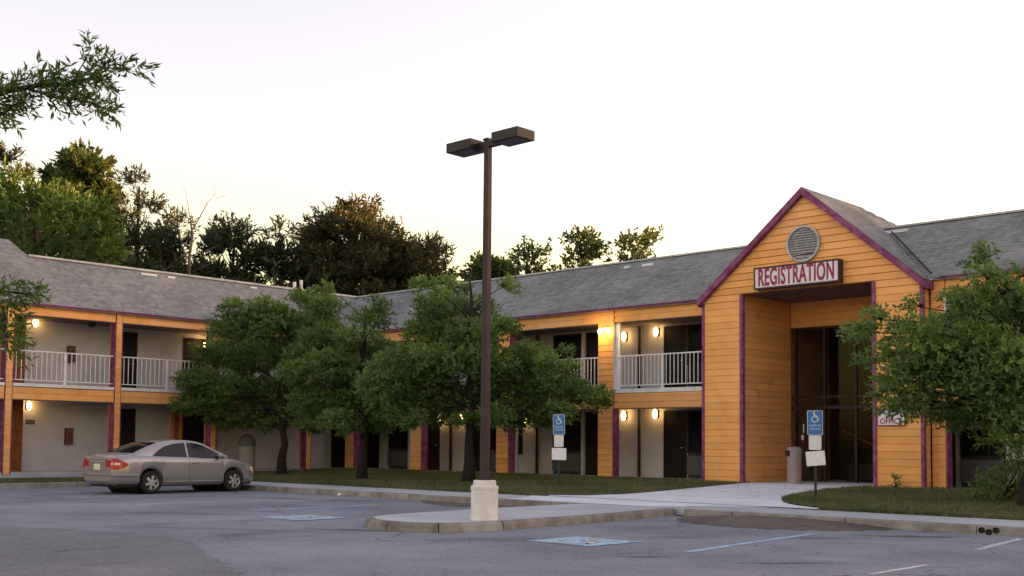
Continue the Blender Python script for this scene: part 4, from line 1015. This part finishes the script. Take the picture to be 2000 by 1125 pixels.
    screen(-1.80, -1.02, 'rear_window', 0, 0); screen(.36, 1.22, 'windscreen', 0, 0)
    # wheels
    def wheel(x, s):
        cw = (x, s * .79, .315)
        prof = [(.20, -.10), (.26, -.108), (.30, -.10), (.315, -.075), (.315, .075), (.30, .10), (.26, .108), (.205, .10)]
        W_ = P(MB().lathe(prof, cw, 36, 'y'), 'wheel', 'tyre', T, True)
        rm = MB(); rm.lathe([(.21, .10 * s), (.20, .085 * s), (.185, .06 * s), (.19, -.06 * s)], cw, 36, 'y')
        for q in range(6):
            a = q * math.pi / 3 + .3; ca, sa = math.cos(a), math.sin(a); pv = []
            for r_, hwid, yy in ((.0, .035, .088), (.10, .034, .085), (.195, .045, .078)):
                for sg in (-1, 1): pv.append((cw[0] + ca * r_ - sa * hwid * sg, cw[1] + s * yy, cw[2] + sa * r_ + ca * hwid * sg))
            bk = [(p[0], p[1] - s * .03, p[2]) for p in pv]; o = pv + bk
            rm.add(o, [(0, 1, 3, 2), (2, 3, 5, 4), (0, 2, 8, 6), (2, 4, 10, 8), (1, 7, 9, 3), (3, 9, 11, 5), (4, 5, 11, 10)])
        rm.lathe([(0, .095 * s), (.04, .093 * s), (.045, .08 * s)], cw, 16, 'y')
        P(rm, 'rim', 'rim', W_)
        P(MB().lathe([(0, .03 * s), (.19, .03 * s)], cw, 20, 'y'), 'brake_disc', 'tyre', W_)
        # arch liner
    for x in (F, R):
        for s in (1, -1): wheel(x, s)
        P(MB().lathe([(.375, -.74), (.375, .74)], (x, 0, .31), 30, 'y'), 'wheel_arch', 'black')
    P(MB().box(-2.2, 2.1, -.72, .72, .20, .30), 'underbody', 'black')
    # patches that follow the body side
    def patch(xr, zr, nm, m, off=.008, par=T, sides=(1, -1), shape=None, nx=12, nz=6):
        for s in sides:
            v = []
            for i in range(nx + 1):
                for j in range(nz + 1):
                    u, t = i / nx, j / nz
                    x, z = shape(u, t)
                    y = sidey(max(x, -2.44), z) + off; xx = x - (off if x < -2.40 else 0) + (off if x > 2.3 else 0)
                    v.append((xx, s * y, z))
            f_ = [(i * (nz + 1) + j, (i + 1) * (nz + 1) + j, (i + 1) * (nz + 1) + j + 1, i * (nz + 1) + j + 1) for i in range(nx) for j in range(nz)]
            P(MB().add(v, f_), nm, m, par, True)
    def tl(u, t):
        x = -2.44 + (.28 + .10 * math.sin(t * 3.1)) * u; c = .83; h = .15 * (1 - .45 * u ** 2)
        return x, c - h + 2 * h * t - .02 * u
    patch(None, None, 'tail_light', 'redl', .010, shape=tl)
    patch(None, None, 'tail_light_lens', 'clearl', .016, shape=lambda u, t: (-2.43 + .15 * u, .80 + .055 * t), nx=4, nz=3)
    patch(None, None, 'headlight', 'clearl', .008, shape=lambda u, t: (2.0 + .32 * u, .60 + .13 * t - .04 * u), nx=8, nz=4)
    patch(None, None, 'side_marker', 'amber', .012, shape=lambda u, t: (2.06 + .12 * u, .535 + .045 * t), nx=3, nz=2)
    # rear face
    for s in (1, -1):
        P(MB().add([(-2.449, s * .655, .74), (-2.449, s * .44, .74), (-2.449, s * .44, .93), (-2.449, s * .655, .91)], [(0, 1, 2, 3)]), 'tail_light', 'redl')
    P(MB().box(-2.455, -2.445, -.155, .155, .66, .82), 'number_plate', 'plate')
    P(MB().box(-2.450, -2.442, -.35, .35, .875, .90), 'boot_trim', 'rim'); P(MB().box(-2.4465, -2.439, -.43, .43, .62, .955), 'boot_lid', 'paint2')  # boot lid colour darkened to paint in the shade on the rear
    # bumpers
    P(MB().tube([(x, sgn * (sidey(x, .5) - .0), .52) for sgn, x in [(1, -1.75), (1, -1.9), (1, -2.1), (1, -2.25), (1, -2.36), (1, -2.42), (-1, -2.42), (-1, -2.36), (-1, -2.25), (-1, -2.1), (-1, -1.9), (-1, -1.75)]], .035, 8), 'bumper', 'paint2')
    P(MB().tube([(x, s * (sidey(x, .36) + .004), .33) for s in (1,) for x in np.linspace(-.9, .98, 10)], .022, 6), 'sill_trim', 'paint2')
    P(MB().tube([(x, -(sidey(x, .36) + .004), .33) for x in np.linspace(-.9, .98, 10)], .022, 6), 'sill_trim', 'paint2')
    # door seams and handles
    def seam(pts_, s):
        P(MB().tube([(x, s * (sidey(x, z) + .001), z) for x, z in pts_], .0045, 4), 'door_seam', 'seam')
    for s in (1, -1):
        seam([(-.13, z) for z in np.linspace(.33, .93, 8)], s)
        seam([(.98, .90), (1.0, .8), (.97, .6), (.93, .40), (.9, .33)], s)
        seam([(-1.28, .95), (-1.22, .85), (-1.08, .74), (-.93, .6), (-.86, .45), (-.84, .33)], s)
        for hx in (-.98, .04):
            P(MB().tube([(hx - .1, s * (sidey(hx - .1, .84) + .01), .84), (hx - .07, s * (sidey(hx, .84) + .035), .845), (hx + .07, s * (sidey(hx, .84) + .035), .845), (hx + .1, s * (sidey(hx + .1, .84) + .01), .84)], .014, 6), 'door_handle', 'paint2')
            
        mm = MB(); mm.lathe([(0, -.09)] + [(.07 * math.sin(math.pi * q / 6), -.09 * math.cos(math.pi * q / 6)) for q in range(1, 6)] + [(0, .09)], (.86, s * .93, 1.035), 12, 'y')
        mm.tube([(.88, s * .83, .98), (.86, s * .90, 1.01)], .02, 6); P(mm, 'wing_mirror', 'paint2', T, True)
    T.location = (-29.42, 17.05, 0); T.rotation_euler = (0, 0, math.radians(90 + 4.0))
    return T
car()

# ------------------------------------------------------------------ foliage
def leaves_from_sprays(base, dirs, K, ln, llen, lw, droop=.3, spread=.9):
    """base (N,3) spray origins, dirs (N,3): K leaves along each spray"""
    N_ = len(base); t = (np.arange(K) + rng.uniform(0, 1, (N_, K))) / K
    o = base[:, None, :] + dirs[:, None, :] * (t * ln)[..., None] + np.array([0, 0, -1.]) * (droop * ln * t ** 2)[..., None]
    d = dirs[:, None, :] + rng.normal(0, spread, (N_, K, 3)); d /= np.linalg.norm(d, axis=2, keepdims=True)
    u = np.cross(d, rng.normal(0, 1, (N_, K, 3)) + np.array([0, 0, .9])); u /= np.linalg.norm(u, axis=2, keepdims=True) + 1e-9
    sz = rng.uniform(.7, 1.3, (N_, K, 1)); a = o; b = o + d * llen * sz * .45 + u * lw * sz; c = o + d * llen * sz; e = o + d * llen * sz * .45 - u * lw * sz
    return np.stack([a, b, c, e], 2).reshape(-1, 3)
def blob_sprays(c, r, n, centre, up=.25, shell=.55):
    q = rng.normal(0, 1, (n, 3)); q /= np.linalg.norm(q, axis=1, keepdims=True); rad = shell + (1 - shell) * rng.uniform(0, 1, (n, 1)) ** .6
    rad *= np.where(rng.uniform(0, 1, (n, 1)) < .22, rng.uniform(.2, .8, (n, 1)), 1.0) * (1 + rng.normal(0, .10, (n, 1)))
    p = c + q * rad * r
    d = (p - centre) * np.array([1, 1, .5]); d /= np.linalg.norm(d, axis=1, keepdims=True) + 1e-9
    d = d * .7 + q * .5 + np.array([0, 0, up]); d /= np.linalg.norm(d, axis=1, keepdims=True)
    return p, d
def limb(mb, a, b, r0, r1, sag=.12, n=5, k=7):
    a, b = Vector(a), Vector(b); ps = []; rs = []; L_ = (b - a).length
    for i in range(n + 1):
        t = i / n; p = a.lerp(b, t); p.z += math.sin(t * math.pi) * L_ * sag * .5; p += Vector((random.gauss(0, .02), random.gauss(0, .02), 0)) * L_ * (1 if 0 < i < n else 0)
        ps.append(p); rs.append(r0 + (r1 - r0) * t)
    mb.tube(ps, rs, k); return ps
CX0, CY0, FPX = 1000., 750., 2214.
RN = np.array(RM)
def atp(u, v, ref):
    """point on the ray of a picture position at the same camera depth as ref (used only to read real positions off the photograph)"""
    d = RN @ np.array([(u - CX0) / FPX, -(v - CY0) / FPX, -1.0]); fwd = RN @ np.array([0, 0, -1.0]); dep = (np.array(ref) - np.array([0, 0, 1.45])) @ fwd
    return np.array([0, 0, 1.45]) + d * dep, dep / FPX
def tree(name, label, cat, base, blobs, trunk_top, r0, leafm, bark='bark', group=None, K=14, ln=.40, llen=.125, lw=.026, dens=34, depth=.9, droop=.3, flat=.48, spread=.9, up=.25, shell=.55, zsquash=1.0, jitter=.5, lean=(0, 0), minz=None):
    T = thing(name, tuple(base), label, cat, group)
    base = np.array(base, float); tb = MB(); top = np.array([base[0] + lean[0], base[1] + lean[1], trunk_top])
    n = 10; ps = []; rs = []
    for i in range(n + 1):
        t = i / n; p = base * (1 - t) + top * t; w_ = .05 * min(t * 6, 1); ps.append((p[0] + random.gauss(0, w_), p[1] + random.gauss(0, w_), p[2] - (.15 if i == 0 else 0)))
        rs.append(r0 * ((1.55 if i == 0 else (1.15 if i == 1 else 1)) - .0) * (1 - .8 * t))
    tb.tube(ps, rs, 10)
    V = []; TT = []
    for bl in blobs:
        u, v, r = bl[:3]; c, s = atp(u, v, base); rr = r * s; fwd = RN @ np.array([0, 0, -1.0]); h = np.array([fwd[0], fwd[1], 0])
        # spread the lobe in depth as much as the crown is wide
        off = abs(c - np.array([base[0], base[1], c[2]])); rad = np.linalg.norm(off[:2])
        dd = (bl[3] if len(bl) > 3 else random.uniform(-1, 1)) * max(depth * 2.2 - rad * .4, .4)
        c = c + h * dd
        # keep the direction from the camera
        k = 1 + dd / ((np.array(base) - np.array([0, 0, 1.45])) @ fwd); c = np.array([0, 0, 1.45]) + (c - h * dd - np.array([0, 0, 1.45])) * k
        rv = np.array([rr, rr, rr * flat]); ns = max(6, int(dens * (rr / 1.0) ** 2 * 6))
        p, d = blob_sprays(c, rv, ns, np.array([base[0], base[1], c[2] - .5]), up, shell)
        lv_ = leaves_from_sprays(p, d, K, ln, llen, lw, droop, spread); V.append(lv_)
        puff = .5 + .5 * np.sin(p[:, 0] * 2.3 + p[:, 2] * 3.1) * np.sin(p[:, 1] * 2.7 - p[:, 2] * 1.7); hgt = np.clip((p[:, 2] - c[2]) / rv[2], -1, 1) * .18  # lobe tops lighter, undersides darker: light falling on crowns put into tint
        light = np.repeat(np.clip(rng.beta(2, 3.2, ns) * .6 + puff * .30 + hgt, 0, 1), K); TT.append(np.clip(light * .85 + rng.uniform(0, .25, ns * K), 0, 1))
        za = min(max(c[2] - rr * .9 - .6, base[2] + (trunk_top - base[2]) * .36), trunk_top - .3); t = (za - base[2]) / (trunk_top - base[2]); a = base * (1 - t) + top * t; rr0 = r0 * (1 - .8 * t)
        limb(tb, a, c, min(rr0 * .42, .02 + rr * .035), .010, .15)
        for q in range(min(14, ns)):
            tb.tube([c + (p[q] - c) * .0, c + (p[q] - c) * .5 + np.array([0, 0, .05]), p[q]], [.016, .010, .004], 4, cap=False)
    tb.build('trunk', bark, T, smooth=True)
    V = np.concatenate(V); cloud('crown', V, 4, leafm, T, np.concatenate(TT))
    return T
def zt_(y): return zs(y)
random.seed(21)
tree('oak_tree', 'leftmost of the three lawn oaks, crown spreading beyond the bonnet of the parked car', 'tree', (-34.2, 24.1, .24),
     [(520, 608, 36), (600, 590, 34), (470, 640, 48), (545, 640, 55), (610, 640, 50), (430, 690, 42), (500, 700, 62), (580, 700, 62), (640, 700, 50), (395, 745, 40), (450, 760, 55), (530, 770, 60), (600, 775, 55), (375, 790, 26), (430, 805, 30), (505, 812, 34), (570, 815, 34), (460, 600, 18), (460, 825, 22), (535, 832, 22), (600, 828, 24), (400, 790, 24)],
     6.0, .15, 'oak', group='oaks on the lawn', dens=66)
tree('oak_tree', 'middle of the three lawn oaks, crown touching both its neighbours', 'tree', (-29.3, 23.8, .24),
     [(645, 600, 34), (725, 625, 30), (700, 670, 45), (640, 660, 45), (745, 690, 34), (590, 730, 34), (600, 690, 28), (770, 710, 28), (700, 760, 40), (650, 720, 55), (720, 735, 55), (780, 740, 36), (620, 780, 42), (690, 790, 52), (755, 795, 42), (660, 825, 28), (725, 832, 28), (640, 568, 14), (735, 595, 14), (620, 825, 20), (690, 840, 18), (770, 820, 22)],
     6.0, .14, 'oak', group='oaks on the lawn', dens=66)
tree('oak_tree', 'largest of the lawn oaks, wide layered crown directly behind the lamp pole', 'tree', (-25.0, 24.5, .25),
     [(885, 565, 30), (865, 600, 44), (925, 605, 40), (850, 650, 52), (920, 660, 56), (975, 640, 28), (985, 560, 16), (800, 700, 40), (870, 710, 64), (950, 715, 64), (1020, 700, 46), (1070, 720, 40), (760, 715, 30), (735, 745, 26), (830, 740, 40), (1000, 740, 44), (760, 755, 46), (820, 770, 56), (900, 780, 60), (980, 780, 60), (1050, 770, 54), (1110, 765, 40), (1150, 780, 28), (790, 805, 24), (870, 815, 26), (960, 815, 28), (1030, 812, 26), (1085, 805, 26), (820, 822, 24), (915, 828, 26), (1000, 828, 24), (1060, 818, 22), (1170, 770, 14), (1095, 690, 12), (835, 560, 18)],
     6.6, .16, 'oak', group='oaks on the lawn', dens=66)
tree('oak_tree', 'dark oak at the right edge whose branches hide part of the OFFICE sign', 'tree', (-8.3, 24.2, .25),
     [(1925, 505, 24), (1930, 545, 26), (1960, 575, 34), (1905, 590, 36), (1960, 640, 60), (1880, 640, 50), (2030, 600, 60), (2050, 680, 80), (1820, 650, 40), (1770, 650, 30), (1720, 625, 22), (1700, 650, 22), (1680, 642, 12), (1800, 700, 50), (1880, 710, 66), (1960, 740, 70), (1770, 730, 28), (1820, 755, 44), (1900, 775, 50), (1980, 800, 44), (1735, 760, 22), (1770, 785, 22), (1850, 800, 24), (1700, 705, 12), (1740, 695, 20), (2060, 780, 60), (1800, 600, 16), (2000, 540, 20), (1865, 585, 18), (1900, 820, 32), (1950, 850, 30), (1860, 825, 22), (2000, 850, 40), (1820, 790, 24), (1745, 788, 22), (1790, 800, 24), (1762, 745, 26), (1830, 700, 40), (1900, 670, 44), (1975, 590, 44, 0), (1950, 690, 56, -.6), (1990, 720, 60, -.9), (1990, 660, 60, .3), (1975, 780, 50, -.8), (2010, 820, 46, -.5), (1930, 740, 50, -.9), (2040, 730, 70, -.6)],
     4.7, .17, 'oak', group='oaks on the lawn', dens=74, llen=.11, lw=.022, K=13, ln=.36, flat=.55)
# bush and small weed at the right
def shrub(name, label, base, blobs, cat='shrub', dens=60, llen=.09, lw=.02, K=7, ln=.22):
    T = thing(name, base, label, cat); V = []; TT = []; tb = MB(); b0 = np.array(base)
    for (dx, dy, dz, r) in blobs:
        c = b0 + np.array([dx, dy, dz]); ns = max(8, int(dens * r * r * 12)); p, d = blob_sprays(c, np.array([r, r, r * .9]), ns, b0)
        V.append(leaves_from_sprays(p, d, K, ln, llen, lw, .1)); TT.append(rng.beta(2, 2.6, ns * K))
        limb(tb, b0 + np.array([random.gauss(0, .06), random.gauss(0, .06), -.05]), c, .025, .008)
    tb.build('stem', 'bark', T); cloud('foliage', np.concatenate(V), 4, 'oak', T, np.concatenate(TT)); return T
shrub('shrub', 'dark rounded shrub under the oak at the right edge, against the room window', (-9.35, 25.3, .26), [(0, 0, .35, .38), (.35, .1, .5, .42), (.75, .2, .45, .45), (.5, .15, .95, .40), (.95, .3, 1.1, .45), (1.2, .3, .6, .5), (-.3, 0, .2, .22)])
shrub('weed', 'small leafy weed growing at the foot of the orange wall below the OFFICE sign', (-13.2, 28.6, .36), [(0, 0, .1, .09), (.05, 0, .2, .07), (-.03, 0, .28, .05)], 'plant', 120, .07, .012, 6, .1)

# near tree out of frame to the left, its boughs reaching into the picture
def near_tree():
    base = np.array([-10.6, 1.3, 0.0]); T = thing('overhanging_oak', tuple(base), 'near oak outside the left edge whose leafy boughs hang into the picture', 'tree')
    tb = MB(); V = []; TT = []
    fork = base + np.array([.1, .1, 2.4])
    limb(tb, base - np.array([0, 0, .1]), fork, .20, .15, 0, 6, 10); top = fork + np.array([.2, .1, 2.6]); limb(tb, fork, top, .15, .07, 0, 6, 9)
    ref = np.array([-9.2, 4.2, 3])
    def bough(pix, r0, start, rs, dens=13):
        P_ = []
        for (u, v) in pix:
            c, s = atp(u, v, ref); P_.append(c)
        full = [start] + P_
        for a, b in zip(full, full[1:]): limb(tb, a, b, r0, r0 * .75, .03, 3, 6); r0 *= .75
        for i, c in enumerate(P_):
            r = rs[i] * (1 / FPX) * 8.3; n_ = int(dens * (rs[i] / 40) ** 2 * 2.2) + 6
            p, d = blob_sprays(c, np.array([r, r, r * .7]), n_, P_[max(i - 1, 0)] if i else start, .1, .3)
            V.append(leaves_from_sprays(p, d, 8, .15, .078, .0095, .25, .85)); TT.append(rng.beta(2, 2.2, n_ * 8))
            for q in range(n_): tb.tube([c, (c + p[q]) / 2 + np.array([0, 0, .01]), p[q]], [.004, .003, .0015], 3, cap=False)
    bough([(-150, 200), (-40, 190), (30, 175), (90, 165), (140, 165), (180, 150), (205, 125)], .05, top, [60, 60, 46, 42, 34, 26, 16])
    bough([(100, 190), (150, 195), (185, 205), (205, 215)], .012, atp(60, 175, ref)[0], [32, 26, 20, 12])
    bough([(20, 210), (5, 225)], .012, atp(-40, 190, ref)[0], [26, 16], 12)
    bough([(200, 150), (235, 133), (262, 130)], .006, atp(140, 165, ref)[0], [16, 7, 5], 8)
    bough([(165, 120), (178, 95)], .006, atp(140, 165, ref)[0], [14, 9], 8)
    bough([(-160, 560), (-60, 570), (0, 568), (35, 572), (60, 575)], .03, fork + np.array([0, 0, .3]), [50, 40, 24, 16, 9])
    bough([(0, 640), (15, 660), (30, 675)], .008, atp(-60, 570, ref)[0], [18, 16, 10])
    bough([(5, 600), (10, 625)], .008, atp(-60, 570, ref)[0], [16, 14], 12)
    tb.build('trunk', 'bark', T, smooth=True); cloud('foliage', np.concatenate(V), 4, 'oak2', T, np.concatenate(TT)); return T
near_tree()

# trees behind the wings
random.seed(5)
def back_tree(kind, u, vtop, vbase_z, dist, blobs, label, leafm, **k):
    d = RN @ np.array([(u - CX0) / FPX, -(700 - CY0) / FPX, -1.0]); d = d / np.hypot(d[0], d[1]); base = (d[0] * dist, d[1] * dist, 0)
    c, s = atp(u, vtop, base); ps = dict(K=16, ln=.70, llen=.34, lw=.040, dens=11, depth=1.6, flat=.50, droop=-.1, spread=.75, up=.35, shell=.3)
    ps.update(k)
    return tree(kind, label, 'tree', base, blobs, c[2], ps.pop('r0', .28), leafm, group='trees behind the motel', **ps)
def tiers(u, vt, vb, wmax, n, seed, top=.25, bulge=.6):
    random.seed(seed); out_ = []
    for i in range(n):
        t = (i + .5) / n; v = vt + (vb - vt) * t; wv = wmax * (top + (1 - top) * min(t / bulge, 1)); m = max(1, int(round(wv / 26)))
        for j in range(m * 2):
            out_.append((u + random.uniform(-wv, wv), v + random.uniform(-12, 12), random.uniform(18, 34) * (.6 if t < .15 else 1), random.uniform(-1, 1)))
    out_.append((u, vt + 12, 11, 0)); return out_
bt = [
 ('pine_tree', 12, 300, 60, 62, 'dark conifer top rising at the far left edge above the bright foliage', 'pine', dict()),
 ('leafy_tree', 150, 310, 62, 58, 'leafy tree with a yellow-lit crown top, second from the left behind the roof', 'oakfar', dict(llen=.36, lw=.08, spread=.9, dens=14)),
 ('pine_tree', 262, 340, 70, 70, 'open dark pine with gaps of sky through it, left of the bare dead tree', 'pine', dict(dens=10)),
 ('pine_tree', 345, 425, 42, 70, 'thin low pine beside the bare dead tree', 'pine', dict(dens=7)),
 ('pine_tree', 450, 430, 66, 66, 'dark rounded pine just right of the bare dead tree', 'pine', dict()),
 ('pine_tree', 545, 440, 60, 66, 'dark pine with a warm tip left of the tall central pine', 'pine', dict(dens=8)),
 ('pine_tree', 690, 398, 108, 64, 'tallest central pine, its pointed top lit orange', 'pinered', dict(dens=10, flat=.40)),
 ('pine_tree', 625, 450, 50, 68, 'dark ragged pine at the left flank of the tall central pine', 'pine', dict(dens=11)),
 ('pine_tree', 770, 445, 62, 62, 'orange-lit pine on the right shoulder of the tall central pine', 'pinered', dict()),
 ('pine_tree', 845, 475, 40, 64, 'rust-coloured pine sloping down at the right end of the pine group', 'pinered', dict()),
 ('leafy_tree', 945, 525, 42, 72, 'low green tree behind the lamp pole, above the roof', 'oakfar', dict(llen=.35, lw=.08, spread=.9, dens=6)),
 ('leafy_tree', 1030, 490, 40, 74, 'small feathery tree above the roof right of the lamp pole', 'oakfar', dict(llen=.3, lw=.06, spread=.9, dens=3)),
 ('leafy_tree', 1135, 455, 50, 74, 'rounded tree with open crown above the middle of the right roof', 'oakfar', dict(llen=.3, lw=.07, spread=.9, dens=4)),
 ('leafy_tree', 1250, 458, 34, 76, 'small separate tree top above the roof nearest the gable', 'oakfar', dict(llen=.3, lw=.07, spread=.9, dens=4)),
]
for i, (kind, u, vt, wm, dist, lab, lm, kw) in enumerate(bt):
    vb = 600 if u < 900 else 560; bl = tiers(u, vt, vb, wm, max(3, int((vb - vt) / 34)), 100 + i)
    if lab.startswith('tallest'): bl += [(692, 405, 14, 0), (680, 425, 22, .3), (650, 425, 18, -.4), (705, 440, 26, 0), (730, 445, 26, .4), (660, 460, 30, -.3), (700, 480, 40, .2), (750, 480, 34, -.2), (620, 470, 26, .4), (650, 510, 44, -.5), (740, 520, 44, .5), (700, 550, 40, 0)]
    if lab.startswith('leafy tree with a yellow'): bl += [(150, 325, 20, 0), (125, 350, 26, .4), (175, 345, 26, -.3), (165, 315, 14, .2), (185, 330, 14, .1), (150, 380, 36, 0), (110, 390, 26, .2), (190, 385, 26, 0)]
    back_tree(kind, u, vt + 18, 0, dist, bl, lab, lm, **kw)
# bright foliage mass nearer, right behind the left wing
back_tree('leafy_tree', 60, 360, 0, 52, [(-60, 420, 60, 0), (20, 370, 40, 0), (0, 430, 60, -.5), (70, 400, 48, 0), (120, 400, 40, .5), (130, 430, 50, -.5), (180, 420, 36, 0), (60, 460, 60, .5), (190, 460, 36, 0), (140, 490, 50, 0), (60, 510, 50, 0), (205, 500, 30, 0)], 'bright green broadleaf tree close behind the far left of the roof', 'oak2', llen=.30, lw=.055, spread=.8, dens=12, K=9, ln=.6)
# wood floor: low continuous scrub behind the roofs
def hedge():
    V = []; TT = []
    for i in range(260):
        u = random.uniform(-150, 880); dist = random.uniform(60, 80); d = RN @ np.array([(u - CX0) / FPX, -(700 - CY0) / FPX, -1.0]); d = d / np.hypot(d[0], d[1])
        c = np.array([d[0] * dist, d[1] * dist, random.uniform(3, 9.5)]); r = random.uniform(1.2, 2.4); n_ = 40
        p, dd = blob_sprays(c, np.array([r, r, r * .8]), n_, c); V.append(leaves_from_sprays(p, dd, 8, .9, .5, .08)); TT.append(rng.beta(2, 3, n_ * 8))
    tag(cloud('woodland_undergrowth', np.concatenate(V), 4, 'pine', None, np.concatenate(TT)), kind='stuff')
hedge()
def sun_blocking_wood():  # unseen wood added behind the roofs to keep low sun off the buildings
    V = []; TT = []
    for i in range(700):
        c = np.array([random.uniform(-48, 70), random.uniform(77, 84), random.uniform(1, 14.2)]); r = random.uniform(1.2, 2.2); n_ = 40
        p, dd = blob_sprays(c, np.array([r, r, r * .8]), n_, c); V.append(leaves_from_sprays(p, dd, 6, .9, .8, .16)); TT.append(rng.beta(2, 3, n_ * 6))
    tag(cloud('sun_blocking_woodland', np.concatenate(V), 4, 'pine', None, np.concatenate(TT)), kind='stuff')
sun_blocking_wood()
# dead tree
random.seed(9)
d = RN @ np.array([(370 - CX0) / FPX, 0, -1.0]); d = d / np.hypot(d[0], d[1]); db = np.array([d[0] * 60, d[1] * 60, 0])
T = thing('dead_tree', tuple(db), 'bare dead tree with pale leafless branches between the pines', 'tree')
tb = MB(); PT = lambda u, v: atp(u, v, db)[0]
for path, r0, r1 in (([(368, 560), (370, 500), (376, 460), (372, 430), (350, 410)], .16, .03), ([(372, 455), (390, 425), (403, 400), (420, 378), (455, 372)][0:4], .06, .018), ([(420, 380), (418, 365), (414, 350)], .02, .01), ([(420, 388), (440, 382), (458, 370)], .02, .008),
                     ([(372, 430), (367, 400), (364, 378), (355, 360)], .04, .01), ([(403, 400), (402, 385), (404, 368)], .02, .008), ([(370, 490), (330, 520), (318, 540)], .05, .015), ([(371, 500), (400, 490), (425, 480)], .05, .015), ([(376, 530), (400, 520), (430, 505)], .04, .01), ([(350, 410), (348, 395)], .03, .01)):
    ps = [PT(*q) for q in path]; tb.tube(ps, list(np.linspace(r0 * .6, r1 * .7, len(ps))), 6)
ps = [db - np.array([0, 0, .1]), PT(368, 560)]; tb.tube(ps, [.2, .1], 8)
tb.build('trunk', 'barkg', T, smooth=True)
